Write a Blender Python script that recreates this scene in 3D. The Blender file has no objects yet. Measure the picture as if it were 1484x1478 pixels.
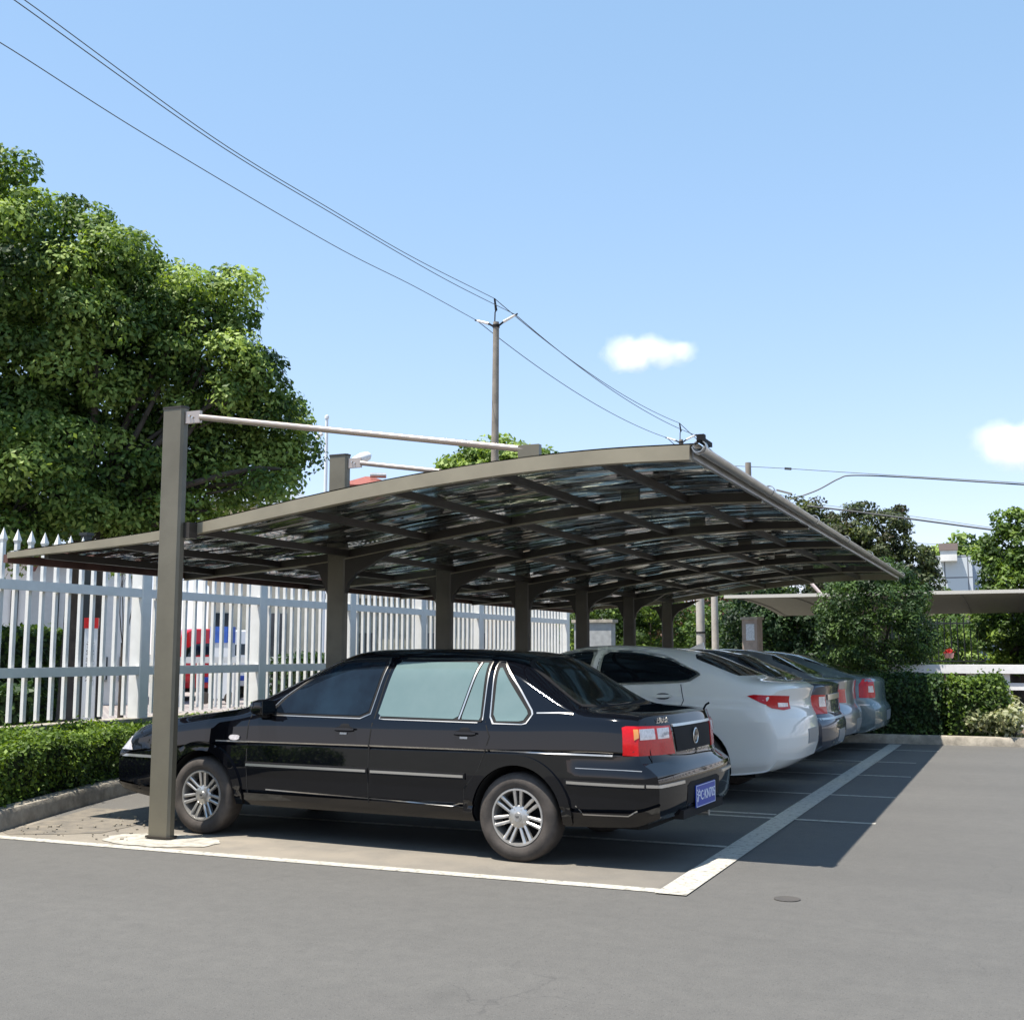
import bpy, math, random
import numpy as np
from mathutils import Vector, Matrix, geometry
from mathutils.bvhtree import BVHTree
R_ = math.radians
random.seed(7); rng = np.random.default_rng(7)
scene = bpy.context.scene
COL = scene.collection
# ------------------------------------------------------------------ camera
F_PX, CX, CY, W_PX = 1690.0, 742.0, 739.0, 1484.0
CAM = np.array([0.0, 0.0, 1.4]); YAW, PIT = 0.412, 0.122
_f = np.array([-math.sin(YAW)*math.cos(PIT), math.cos(YAW)*math.cos(PIT), math.sin(PIT)])
_r = np.array([math.cos(YAW), math.sin(YAW), 0.0])
_u = np.cross(_r, _f)
cd = bpy.data.cameras.new("camera"); cam = bpy.data.objects.new("camera", cd); COL.objects.link(cam)
cam.location = CAM
cam.rotation_euler = Matrix(((_r[0], _u[0], -_f[0]), (_r[1], _u[1], -_f[1]), (_r[2], _u[2], -_f[2]))).to_euler()
cd.sensor_width = 36.0; cd.lens = 36.0*F_PX/W_PX; cd.clip_end = 3000.0; cd.clip_start = 0.1
scene.camera = cam
def ray(x, y):
    return (x-CX)*_r + F_PX*_f - (y-CY)*_u
def at(x, y, D):
    """point seen in that direction at horizontal distance D"""
    d = ray(x, y); return Vector(CAM + d*(D/math.hypot(d[0], d[1])))
def gpt(x, D, z=0.0):
    p = at(x, 947, D); return Vector((p.x, p.y, z))
def zat(y, D):            # height seen at image row y near the picture's middle at distance D
    return at(CX, y, D).z
# ------------------------------------------------------------------ object helpers
def tag(o, label=None, cat=None, group=None, kind=None):
    if label: o["label"] = label
    if cat: o["category"] = cat
    if group: o["group"] = group
    if kind: o["kind"] = kind
    return o
def thing(name, label, cat, loc=(0, 0, 0), rz=0.0, group=None):
    o = bpy.data.objects.new(name, None); COL.objects.link(o)
    o.empty_display_size = 0.3
    o.location = loc; o.rotation_euler = (0, 0, rz)
    return tag(o, label, cat, group)
def mat_of(o):
    m = Matrix.LocRotScale(Vector(o.location), o.rotation_euler, Vector(o.scale))
    return (mat_of(o.parent) @ m) if o.parent else m
def mk(name, verts, faces, mat, parent=None, smooth=None, world=False, attr=None, loc=None):
    me = bpy.data.meshes.new(name)
    if world and parent is not None:
        inv = mat_of(parent).inverted(); verts = [inv @ Vector(v) for v in verts]
    if loc is not None:
        verts = [Vector(v)-Vector(loc) for v in verts]
    me.from_pydata([tuple(v) for v in verts], [], [tuple(f) for f in faces])
    o = bpy.data.objects.new(name, me); COL.objects.link(o)
    if loc is not None: o.location = loc
    if parent is not None: o.parent = parent
    if mat is not None: me.materials.append(mat)
    if smooth is not None:
        me.shade_smooth(); me.set_sharp_from_angle(angle=R_(smooth))
    if attr is not None:
        a = me.attributes.new("tint", "FLOAT", "FACE"); a.data.foreach_set("value", np.asarray(attr, dtype=np.float32))
    return o
class MB:
    def __init__(s): s.v = []; s.f = []
    def add(s, vs, fs):
        b = len(s.v); s.v += [Vector(v) for v in vs]; s.f += [tuple(i+b for i in f) for f in fs]; return s
    def box(s, c, d, rz=0.0, M=None, bev=0.0):
        x, y, z = d[0]/2, d[1]/2, d[2]/2
        if bev > 0:
            b = min(bev, x*.9, y*.9)
            pts = [(-x+b, -y), (x-b, -y), (x, -y+b), (x, y-b), (x-b, y), (-x+b, y), (-x, y-b), (-x, -y+b)]
            vs = [(px, py, -z) for px, py in pts]+[(px, py, z) for px, py in pts]
            n = 8; fs = [tuple(range(n-1, -1, -1)), tuple(range(n, 2*n))]+[(i, (i+1) % n, n+(i+1) % n, n+i) for i in range(n)]
        else:
            vs = [(-x, -y, -z), (x, -y, -z), (x, y, -z), (-x, y, -z), (-x, -y, z), (x, -y, z), (x, y, z), (-x, y, z)]
            fs = [(3, 2, 1, 0), (4, 5, 6, 7), (0, 1, 5, 4), (1, 2, 6, 5), (2, 3, 7, 6), (3, 0, 4, 7)]
        Mt = Matrix.Translation(Vector(c)) @ (M if M is not None else Matrix.Rotation(rz, 4, 'Z'))
        return s.add([Mt @ Vector(v) for v in vs], fs)
    def beam(s, a, b, w, h, up=(0, 0, 1)):
        a = Vector(a); b = Vector(b); d = (b-a); L = d.length; d.normalize()
        u = Vector(up); sd = d.cross(u)
        if sd.length < 1e-4: u = Vector((0, 1, 0)); sd = d.cross(u)
        sd.normalize(); u = sd.cross(d).normalized()
        vs = []
        for p in (a, b):
            for sx, sz in ((-1, -1), (1, -1), (1, 1), (-1, 1)): vs.append(p+sd*sx*w/2+u*sz*h/2)
        return s.add(vs, [(0, 1, 2, 3), (7, 6, 5, 4), (1, 0, 4, 5), (2, 1, 5, 6), (3, 2, 6, 7), (0, 3, 7, 4)])
    def tube(s, pts, rad, n=8, cap=True):
        pts = [Vector(p) for p in pts]; m = len(pts)
        rads = rad if hasattr(rad, '__len__') else [rad]*m
        vs = []; prev = None
        for i, p in enumerate(pts):
            d = (pts[min(i+1, m-1)]-pts[max(i-1, 0)]).normalized()
            if prev is None:
                a = Vector((0, 0, 1)) if abs(d.z) < .9 else Vector((1, 0, 0)); e1 = d.cross(a).normalized()
            else:
                e1 = (prev - d*prev.dot(d)).normalized()
            prev = e1; e2 = d.cross(e1)
            for k in range(n):
                t = 2*math.pi*k/n; vs.append(p+(e1*math.cos(t)+e2*math.sin(t))*rads[i])
        fs = [(i*n+k, i*n+(k+1) % n, (i+1)*n+(k+1) % n, (i+1)*n+k) for i in range(m-1) for k in range(n)]
        if cap: fs += [tuple(range(n-1, -1, -1)), tuple(range((m-1)*n, m*n))]
        return s.add(vs, fs)
    def lathe(s, prof, n=24, c=(0, 0, 0), axis='Z', closed=False):
        """prof: (r, h) pairs"""
        vs = []
        for r, h in prof:
            for k in range(n):
                t = 2*math.pi*k/n
                if axis == 'Z': v = (r*math.cos(t), r*math.sin(t), h)
                elif axis == 'Y': v = (r*math.cos(t), h, r*math.sin(t))
                else: v = (h, r*math.cos(t), r*math.sin(t))
                vs.append(Vector(v)+Vector(c))
        m = len(prof); fs = []
        for i in range(m if closed else m-1):
            j = (i+1) % m
            for k in range(n):
                q = (i*n+k, i*n+(k+1) % n, j*n+(k+1) % n, j*n+k)
                fs.append(q if axis != 'Y' else q[::-1])
        if not closed:
            if prof[0][0] > 1e-5: fs.append(tuple(range(n)))
            if prof[-1][0] > 1e-5: fs.append(tuple(range((m-1)*n, m*n)))
        return s.add(vs, fs)
    def prism(s, poly, z0, z1, M=None):
        n = len(poly); vs = [Vector((p[0], p[1], z0)) for p in poly]+[Vector((p[0], p[1], z1)) for p in poly]
        ar = sum(poly[i][0]*poly[(i+1) % n][1]-poly[(i+1) % n][0]*poly[i][1] for i in range(n))
        fs = [tuple(range(n-1, -1, -1)), tuple(range(n, 2*n))]+[(i, (i+1) % n, n+(i+1) % n, n+i) for i in range(n)]
        if ar < 0: fs = [f[::-1] for f in fs]
        if M is not None: vs = [M @ v for v in vs]
        return s.add(vs, fs)
    def build(s, name, mat, parent=None, smooth=None, world=False, loc=None):
        return mk(name, s.v, s.f, mat, parent, smooth, world, loc=loc)
def text_geo(txt, size, extrude=0.002):
    cu = bpy.data.curves.new("t", 'FONT'); cu.body = txt; cu.size = size; cu.extrude = extrude
    cu.align_x = 'CENTER'; cu.align_y = 'CENTER'; cu.resolution_u = 2
    ob = bpy.data.objects.new("t", cu); COL.objects.link(ob)
    dg = bpy.context.evaluated_depsgraph_get(); dg.update()
    me = bpy.data.meshes.new_from_object(ob.evaluated_get(dg))
    vs = [v.co.copy() for v in me.vertices]; fs = [tuple(p.vertices) for p in me.polygons]
    bpy.data.objects.remove(ob); bpy.data.curves.remove(cu); bpy.data.meshes.remove(me)
    return vs, fs
# ------------------------------------------------------------------ materials
def nodes(m):
    m.use_nodes = True; nt = m.node_tree; return nt, nt.nodes, nt.links
def PM(name, col, rough=.5, metal=0.0, spec=.5, coat=0.0, coatr=.05, noise=0.0, nscale=8.0, bump=0.0, bscale=60.0, col2=None, emis=None, ior=None, stretch=None, rvar=0.0):
    m = bpy.data.materials.new(name); nt, N, L = nodes(m); b = N["Principled BSDF"]
    c = tuple(col)+(1,) if len(col) == 3 else col
    b.inputs["Base Color"].default_value = c; b.inputs["Roughness"].default_value = rough
    b.inputs["Metallic"].default_value = metal; b.inputs["Specular IOR Level"].default_value = spec
    b.inputs["Coat Weight"].default_value = coat; b.inputs["Coat Roughness"].default_value = coatr
    if ior: b.inputs["IOR"].default_value = ior
    tc = N.new("ShaderNodeTexCoord"); src = tc.outputs["Object"]
    if stretch:
        mp = N.new("ShaderNodeMapping"); mp.inputs["Scale"].default_value = stretch; L.new(src, mp.inputs[0]); src = mp.outputs[0]
    if noise > 0 or col2 or rvar:
        n = N.new("ShaderNodeTexNoise"); n.inputs["Scale"].default_value = nscale; n.inputs["Detail"].default_value = 6; n.inputs["Roughness"].default_value = .6
        L.new(src, n.inputs["Vector"])
        if noise > 0 or col2:
            mx = N.new("ShaderNodeMix"); mx.data_type = 'RGBA'
            c2 = (tuple(col2)+(1,)) if col2 else tuple(x*(1-noise) for x in c[:3])+(1,)
            c1 = c if col2 else tuple(min(1, x*(1+noise)) for x in c[:3])+(1,)
            mx.inputs[6].default_value = c1; mx.inputs[7].default_value = c2
            rp = N.new("ShaderNodeMapRange"); rp.inputs["From Min"].default_value = .35; rp.inputs["From Max"].default_value = .65
            L.new(n.outputs["Fac"], rp.inputs[0]); L.new(rp.outputs[0], mx.inputs[0]); L.new(mx.outputs[2], b.inputs["Base Color"])
        if rvar:
            r2 = N.new("ShaderNodeMapRange"); r2.inputs["From Min"].default_value = .3; r2.inputs["From Max"].default_value = .7
            r2.inputs["To Min"].default_value = max(0, rough-rvar); r2.inputs["To Max"].default_value = rough+rvar
            L.new(n.outputs["Fac"], r2.inputs[0]); L.new(r2.outputs[0], b.inputs["Roughness"])
    if bump > 0:
        n2 = N.new("ShaderNodeTexNoise"); n2.inputs["Scale"].default_value = bscale; n2.inputs["Detail"].default_value = 4
        L.new(src, n2.inputs["Vector"]); bp = N.new("ShaderNodeBump"); bp.inputs["Strength"].default_value = bump; bp.inputs["Distance"].default_value = .01
        L.new(n2.outputs["Fac"], bp.inputs["Height"]); L.new(bp.outputs[0], b.inputs["Normal"])
    if emis: b.inputs["Emission Color"].default_value = tuple(emis[:3])+(1,); b.inputs["Emission Strength"].default_value = emis[3]
    return m
def leaf_mat(name, dark, mid, light, trans=.35):
    m = bpy.data.materials.new(name); nt, N, L = nodes(m); b = N["Principled BSDF"]
    a = N.new("ShaderNodeAttribute"); a.attribute_name = "tint"
    cr = N.new("ShaderNodeValToRGB"); e = cr.color_ramp.elements
    e[0].position = 0.0; e[0].color = dark+(1,); e[1].position = 1.0; e[1].color = light+(1,)
    k = cr.color_ramp.elements.new(.5); k.color = mid+(1,)
    L.new(a.outputs["Fac"], cr.inputs[0]); L.new(cr.outputs[0], b.inputs["Base Color"])
    b.inputs["Roughness"].default_value = .55; b.inputs["Specular IOR Level"].default_value = .3
    tr = N.new("ShaderNodeBsdfTranslucent"); mt = N.new("ShaderNodeMix"); mt.data_type = 'RGBA'; mt.blend_type = 'MULTIPLY'; mt.inputs[0].default_value = 1.0
    mt.inputs[7].default_value = (1.3, 1.35, .45, 1); L.new(cr.outputs[0], mt.inputs[6]); L.new(mt.outputs[2], tr.inputs["Color"])
    mx = N.new("ShaderNodeMixShader"); mx.inputs[0].default_value = trans
    L.new(b.outputs[0], mx.inputs[1]); L.new(tr.outputs[0], mx.inputs[2]); L.new(mx.outputs[0], N["Material Output"].inputs["Surface"])
    return m
M = {}
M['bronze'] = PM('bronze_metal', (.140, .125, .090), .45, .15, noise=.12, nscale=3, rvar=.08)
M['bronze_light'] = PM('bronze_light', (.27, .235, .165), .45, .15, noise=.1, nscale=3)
M['bronze_shade'] = PM('bronze_shaded', (.085, .072, .055), .45, .15, noise=.12, nscale=3, rvar=.08)  # darker copy of the bronze, roof shade put into the posts' colour
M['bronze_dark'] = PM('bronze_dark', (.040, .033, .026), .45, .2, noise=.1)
M['steel'] = PM('pale_steel', (.42, .41, .39), .32, .7, noise=.15, nscale=5)
M['tie'] = PM('tie_rod_metal', (.46, .38, .32), .3, .6, noise=.08)
M['fence'] = PM('white_fence_paint', (.66, .66, .635), .5, noise=.05, nscale=6)
M['wall_white'] = PM('white_wall', (.72, .71, .68), .8, noise=.08, nscale=2, bump=.1)
M['wall_cream'] = PM('cream_wall', (.55, .50, .38), .8, noise=.12, nscale=1.5)
M['conc'] = PM('kerb_concrete', (.30, .27, .22), .9, noise=.3, nscale=7, bump=.5, bscale=40)
M['conc_pale'] = PM('pale_concrete', (.34, .32, .275), .9, noise=.3, nscale=12, bump=.3, bscale=50)
M['pole'] = PM('pole_concrete', (.23, .20, .165), .85, noise=.18, nscale=3, bump=.2)
M['soil'] = PM('soil', (.11, .08, .05), 1, noise=.4, nscale=12, bump=.8)
M['tire'] = PM('tyre_rubber', (.050, .042, .036), .75, noise=.35, nscale=9, bump=.15, bscale=80)
M['rim'] = PM('alloy', (.50, .49, .47), .30, .75, noise=.12, nscale=20)
M['dark'] = PM('dark_plastic', (.010, .010, .011), .7, spec=.2)
M['well'] = PM('wheel_well', (.006, .006, .006), .95)
M['chrome'] = PM('chrome', (.62, .60, .56), .30, 1.0)
M['red_lens'] = PM('red_lens', (.50, .003, .006), .25, spec=.3, coat=.35, noise=.12, nscale=60)
M['clear_lens'] = PM('clear_lens', (.55, .52, .52), .1, .2, coat=1, noise=.2, nscale=50)
M['amber_lens'] = PM('amber_lens', (.6, .25, .05), .1, coat=1)
M['plate_blue'] = PM('plate_blue', (.012, .05, .35), .35)
M['plate_white'] = PM('plate_white', (.75, .78, .85), .4)
M['lamp_white'] = PM('lamp_white', (.7, .72, .74), .4)
M['wire'] = PM('cable', (.05, .055, .06), .6)
M['insul'] = PM('insulator', (.7, .68, .66), .3)
M['bark'] = PM('bark', (.055, .045, .035), .95, noise=.3, nscale=6, bump=.8, bscale=20)
M['roof_red'] = PM('red_tiles', (.24, .07, .05), .8, noise=.2, nscale=5, bump=.3)
M['roof_grey'] = PM('grey_roof', (.20, .23, .26), .7, noise=.1)
M['window'] = PM('window_glass', (.03, .04, .05), .08, spec=.6)
M['iron'] = PM('wrought_iron', (.03, .035, .035), .5, .4)
def car_paint(name, col, metal=.0, flake=.0, rough=.35, dust=.0):
    m = PM(name, col, rough, metal, 0.0, coat=1.0, coatr=.03, noise=flake, nscale=3)
    return m
M['paint_black'] = car_paint('paint_blue_black', (.0026, .0029, .0046), .0, rough=.9)
M['paint_white'] = car_paint('paint_white', (.76, .735, .68), 0, rough=.6)
M['paint_grey'] = car_paint('paint_dark_grey', (.055, .062, .08), .5, rough=.4)
M['paint_silver'] = car_paint('paint_silver', (.30, .32, .34), .7, rough=.38)
M['paint_blue'] = car_paint('paint_blue_grey', (.15, .20, .215), .5, rough=.4)
M['paint_red'] = car_paint('paint_red', (.42, .012, .02), 0, rough=.35)
M['paint_van'] = car_paint('paint_pale_van', (.60, .64, .68), 0, rough=.4)
M['glass_dark'] = PM('tinted_glass', (.006, .008, .010), .03, spec=.65)
M['glass_blue'] = PM('front_side_glass', (.004, .006, .010), .03, spec=.4, col2=(.010, .020, .032), nscale=2.2)
M['glass_teal'] = PM('teal_side_glass', (.11, .165, .165), .10, spec=.6, col2=(.13, .185, .185), nscale=2.5)  # opaque, nearly even teal tone for the rear side panes
# ------------------------------------------------------------------ sky and sun
SUN_EL = 70.5
SUN_TRAVEL = Vector((.647, .762, 0)).normalized()       # ground direction in which shadows fall
w = bpy.data.worlds.new("World"); scene.world = w; w.use_nodes = True
nt = w.node_tree; N = nt.nodes; L = nt.links
sky = N.new("ShaderNodeTexSky"); sky.sky_type = 'NISHITA'; sky.sun_disc = False
sky.sun_elevation = R_(SUN_EL)
to_sun = -SUN_TRAVEL
sky.sun_rotation = math.atan2(to_sun.x, to_sun.y)
sky.air_density = .92; sky.dust_density = 0.0; sky.ozone_density = 2.0; sky.altitude = 0
bg = N["Background"]; bg.inputs["Strength"].default_value = 0.135
# gentle camera-like curve on the sky's three colours (flatter towards the horizon, less green)
sep = N.new("ShaderNodeSeparateColor"); com = N.new("ShaderNodeCombineColor"); L.new(sky.outputs[0], sep.inputs[0])
for i, (pw, k_) in enumerate(((.68, 1.30), (.52, 1.64), (.52, 1.88))):
    a_ = N.new("ShaderNodeMath"); a_.operation = 'POWER'; a_.inputs[1].default_value = pw; L.new(sep.outputs[i], a_.inputs[0])
    b_ = N.new("ShaderNodeMath"); b_.operation = 'MULTIPLY'; b_.inputs[1].default_value = k_; L.new(a_.outputs[0], b_.inputs[0]); L.new(b_.outputs[0], com.inputs[i])
L.new(com.outputs[0], bg.inputs["Color"])
sd = bpy.data.lights.new("sun", 'SUN'); sd.energy = 5.0; sd.angle = R_(.53); sd.color = (1.0, .935, .84)
so = bpy.data.objects.new("sun", sd); COL.objects.link(so)
ce = math.cos(R_(SUN_EL)); dirv = Vector((SUN_TRAVEL.x*ce, SUN_TRAVEL.y*ce, -math.sin(R_(SUN_EL))))
so.rotation_euler = dirv.to_track_quat('-Z', 'Y').to_euler(); so.location = (0, 0, 30)
vs = scene.view_settings; vs.view_transform = 'Standard'; vs.look = 'None'; vs.gamma = 1.0; vs.use_curve_mapping = False; vs.exposure = 0.95
# ------------------------------------------------------------------ ground
def asphalt():
    m = bpy.data.materials.new('asphalt'); nt, N, L = nodes(m); b = N["Principled BSDF"]
    tc = N.new("ShaderNodeTexCoord")
    def noise(s, d=5, r=.6, vec=None):
        n = N.new("ShaderNodeTexNoise"); n.inputs["Scale"].default_value = s; n.inputs["Detail"].default_value = d; n.inputs["Roughness"].default_value = r
        L.new(vec or tc.outputs["Object"], n.inputs["Vector"]); return n.outputs["Fac"]
    def mr(src, a, b_, c, d):
        r = N.new("ShaderNodeMapRange"); r.inputs[1].default_value = a; r.inputs[2].default_value = b_; r.inputs[3].default_value = c; r.inputs[4].default_value = d
        L.new(src, r.inputs[0]); return r.outputs[0]
    def mix(f, a, b_, mode='MIX'):
        x = N.new("ShaderNodeMix"); x.data_type = 'RGBA'; x.blend_type = mode
        if isinstance(f, float): x.inputs[0].default_value = f
        else: L.new(f, x.inputs[0])
        for i, q in ((6, a), (7, b_)):
            if isinstance(q, tuple): x.inputs[i].default_value = q+(1,)
            else: L.new(q, x.inputs[i])
        return x.outputs[2]
    mp = N.new("ShaderNodeMapping"); mp.inputs["Scale"].default_value = (.25, 1.0, 1); mp.inputs["Rotation"].default_value = (0, 0, .25)
    L.new(tc.outputs["Object"], mp.inputs[0])
    big = mr(noise(.55, 5, .6, mp.outputs[0]), .35, .68, 0, 1)
    fine = mr(noise(140, 2, .7), .3, .75, 0, 1)
    med = mr(noise(9, 5, .7), .35, .7, 0, 1)
    c = mix(big, (.084, .081, .075), (.106, .102, .094))
    c = mix(mr(med, 0, 1, 0, .5), c, (.068, .066, .062))
    c = mix(mr(noise(1.9, 4, .55), .60, .74, 0, .35), c, (.062, .060, .056))
    spk = mr(noise(95, 2, .6), .58, .72, 0, .38)
    c = mix(spk, c, (.16, .155, .145))
    spk2 = mr(noise(70, 2, .6), .58, .70, 0, .5)
    c = mix(spk2, c, (.03, .03, .03))
    # pale dust that has settled along the near end of the bays by the kerb
    sx = N.new("ShaderNodeSeparateXYZ"); L.new(tc.outputs["Object"], sx.inputs[0])
    def math_(op, a, b_=None):
        q = N.new("ShaderNodeMath"); q.operation = op
        for i, z in ((0, a), (1, b_)):
            if z is None: continue
            if isinstance(z, (int, float)): q.inputs[i].default_value = z
            else: L.new(z, q.inputs[i])
        return q.outputs[0]
    dy = mr(sx.outputs[1], 6.86, 6.92, 0, 1)
    dx = mr(sx.outputs[0], -5.2, -2.2, 1, .45)
    dn = mr(noise(2.2, 5, .65), .3, .6, .5, 1)
    dust = math_('MULTIPLY', math_('MULTIPLY', math_('MULTIPLY', dy, dx), mr(sx.outputs[0], -2.12, -2.0, 1, 0)), math_('MULTIPLY', dn, mr(sx.outputs[1], 7.45, 8.0, 1, .08)))
    c = mix(math_('MULTIPLY', dust, .8), c, (.27, .235, .185))
    # dark thin cracks
    vo = N.new("ShaderNodeTexVoronoi"); vo.feature = 'DISTANCE_TO_EDGE'; vo.inputs["Scale"].default_value = .33
    wv = N.new("ShaderNodeTexNoise"); wv.inputs["Scale"].default_value = 2.5; wv.inputs["Detail"].default_value = 5
    L.new(tc.outputs["Object"], wv.inputs["Vector"])
    ad = N.new("ShaderNodeVectorMath"); ad.operation = 'ADD'; L.new(tc.outputs["Object"], ad.inputs[0])
    sc_ = N.new("ShaderNodeVectorMath"); sc_.operation = 'SCALE'; sc_.inputs[3].default_value = .5; L.new(wv.outputs["Color"], sc_.inputs[0]); L.new(sc_.outputs[0], ad.inputs[1])
    L.new(ad.outputs[0], vo.inputs["Vector"])
    ck = mr(vo.outputs["Distance"], .0, .0025, .35, 0); ckm = math_('MULTIPLY', ck, mr(noise(.8, 2), .5, .62, 0, 1))
    c = mix(ckm, c, (.028, .028, .028))
    L.new(c, b.inputs["Base Color"]); b.inputs["Roughness"].default_value = .82
    bp = N.new("ShaderNodeBump"); bp.inputs["Strength"].default_value = .35; bp.inputs["Distance"].default_value = .006
    L.new(fine, bp.inputs["Height"]); L.new(bp.outputs[0], b.inputs["Normal"])
    return m
M['asphalt'] = asphalt()
def paint_mat():
    m = bpy.data.materials.new('road_paint'); nt, N, L = nodes(m); b = N["Principled BSDF"]
    tc = N.new("ShaderNodeTexCoord"); n = N.new("ShaderNodeTexNoise"); n.inputs["Scale"].default_value = 22; n.inputs["Detail"].default_value = 7; n.inputs["Roughness"].default_value = .75
    L.new(tc.outputs["Object"], n.inputs["Vector"])
    cr = N.new("ShaderNodeValToRGB"); e = cr.color_ramp.elements
    e[0].position = .34; e[0].color = (.12, .115, .10, 1); e[1].position = .5; e[1].color = (.42, .40, .35, 1)
    L.new(n.outputs["Fac"], cr.inputs[0]); L.new(cr.outputs[0], b.inputs["Base Color"]); b.inputs["Roughness"].default_value = .7
    return m
M['line'] = paint_mat()
M['line_thick'] = PM('old_line_paint', (.27, .255, .225), .8, col2=(.34, .32, .285), nscale=20)
def brick_mat():
    m = bpy.data.materials.new('paving_bricks'); nt, N, L = nodes(m); b = N["Principled BSDF"]
    tc = N.new("ShaderNodeTexCoord"); br = N.new("ShaderNodeTexBrick"); br.inputs["Scale"].default_value = 2.2
    br.inputs["Color1"].default_value = (.20, .17, .17, 1); br.inputs["Color2"].default_value = (.13, .11, .12, 1); br.inputs["Mortar"].default_value = (.4, .37, .33, 1)
    br.inputs["Mortar Size"].default_value = .03
    L.new(tc.outputs["Object"], br.inputs["Vector"]); L.new(br.outputs[0], b.inputs["Base Color"]); b.inputs["Roughness"].default_value = .85
    return m
M['paving'] = brick_mat()
M['ground'] = PM('pale_ground', (.16, .155, .13), .95, noise=.25, nscale=1.3)
def sheet(name, poly, z, mat, kind='structure'):
    o = mk(name, [(x, y, z) for x, y in poly], [tuple(range(len(poly)))], mat); return tag(o, kind=kind)
sheet('ground', [(-900, -900), (900, -900), (900, 1400), (-900, 1400)], -.03, M['ground'])
KX = [(-6.75, 4.6), (-7.0, 5.5), (-7.49, 7.04), (-7.95, 8.3), (-8.27, 9.3), (-8.5, 11), (-8.5, 19.35)]      # foot of the left kerb
KY = 19.35
asph = [(x, y) for x, y in KX]+[(60, KY), (60, -30), (-30, -30), (-6.3, 3.0)]
asph = [(-6.2, -30)]+[(-6.4, 3.2)]+[(x, y) for x, y in KX]+[(60, KY), (60, -30)]
sheet('parking_asphalt', asph, 0.0, M['asphalt'])
def strip(x0, y0, x1, y1, w, mat, z=.004, name='parking_line', worn=None):
    a = Vector((x0, y0, 0)); b = Vector((x1, y1, 0)); d = (b-a).normalized(); n = Vector((-d.y, d.x, 0))*w/2
    return sheet(name, [tuple((a-n).xy), tuple((b-n).xy), tuple((b+n).xy), tuple((a+n).xy)], z, mat)
strip(-2.025, 6.89, -8.2, 6.83, .11, M['line'])
strip(-1.965, 6.80, -1.90, 19.1, .19, M['line'], z=.008, name='parking_line')
for y, xa, xb in ((8.61, -6.4, -2.06), (10.24, -6.4, -1.2), (10.47, -6.4, -2.06), (12.14, -6.4, -1.23), (14.2, -6.4, -1.26), (16.0, -6.4, -1.35), (18.03, -6.4, -1.21)):
    strip(xa, y, xb, y, .07, M['line'], z=.004)
# kerbs
def kerb(pts, wd, h, name):
    """kerb whose foot follows pts, body lying to the left of the walking direction"""
    mb = MB(); P = [Vector((x, y, 0)) for x, y in pts]; n = len(P)
    prof = [(0, 0), (.012, h-.03), (.03, h), (wd, h+.005), (wd, 0)]
    rows = []
    for i in range(n):
        d = (P[min(i+1, n-1)]-P[max(i-1, 0)]).normalized(); s = Vector((-d.y, d.x, 0))
        rows.append([P[i]+s*a+Vector((0, 0, b)) for a, b in prof])
    k = len(prof); vsx = [v for r in rows for v in r]
    fs = [(i*k+j, i*k+j+1, (i+1)*k+j+1, (i+1)*k+j) for i in range(n-1) for j in range(k-1)]
    fs += [tuple(range(k)), tuple(range((n-1)*k, n*k))[::-1]]
    return tag(mb.add(vsx, fs).build(name, M['conc'], smooth=30), kind='structure')
def dens(pts, st=.5):
    out = []
    for a, b in zip(pts[:-1], pts[1:]):
        n = max(1, int(math.dist(a, b)/st))
        out += [(a[0]+(b[0]-a[0])*i/n+random.uniform(-.006, .006), a[1]+(b[1]-a[1])*i/n+random.uniform(-.006, .006)) for i in range(n)]
    return out+[pts[-1]]
kerb(dens([(x, y) for x, y in KX[:-1]]+[(-8.5, 19.35)]), .16, .15, 'kerb')
kerb(dens([(-8.3, KY), (30, KY)]), .16, .13, 'kerb')
# planting beds
sheet('planting_bed', [(x-.14, y) for x, y in KX]+[(-9.3, 19.35), (-9.3, 4.6)], .12, M['soil'])
sheet('planting_bed', [(-9.3, KY+.14), (30, KY+.14), (30, 22.6), (-9.3, 22.6)], .10, M['soil'])
sheet('paving', [(-40, 0), (-9.7, 0), (-9.7, 45), (-40, 45)], -.012, M['paving'])
sheet('far_road', [(-9.3, 22.8), (60, 22.8), (60, 34), (-9.3, 34)], -.01, M['ground'])
# pale concrete foot patch
random.seed(3)
pp = []
for k in range(28):
    t = 2*math.pi*k/28; r = 1+random.uniform(-.09, .09)
    pp.append((-6.02+.50*math.cos(t)*r, 7.2+.27*math.sin(t)*r))
sheet('concrete_patch', pp, .005, M['conc_pale'])
# gritty soil washed along the kerb foot
pp = [(-7.30, 6.95), (-7.0, 7.1), (-6.7, 7.3), (-6.75, 7.75), (-7.05, 8.1), (-7.5, 8.5), (-7.85, 8.4), (-7.62, 7.7), (-7.45, 7.03)]
sheet('washed_soil', pp, .003, PM('washed_soil', (.19, .165, .13), .95, col2=(.11, .10, .085), nscale=7, bump=.25, bscale=120))
mh = MB(); mh.lathe([(0, 0), (.06, 0), (.075, .0), (.075, .004), (.06, .005), (.055, .003), (0, .003)], 28, (-1.32, 6.96, .001))
o = mh.build('drain_cover', PM('cast_iron', (.065, .06, .055), .8, .1, bump=.6, bscale=90), smooth=30)
tag(o, 'small dark round iron cover set in the asphalt', 'drain cover')
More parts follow.
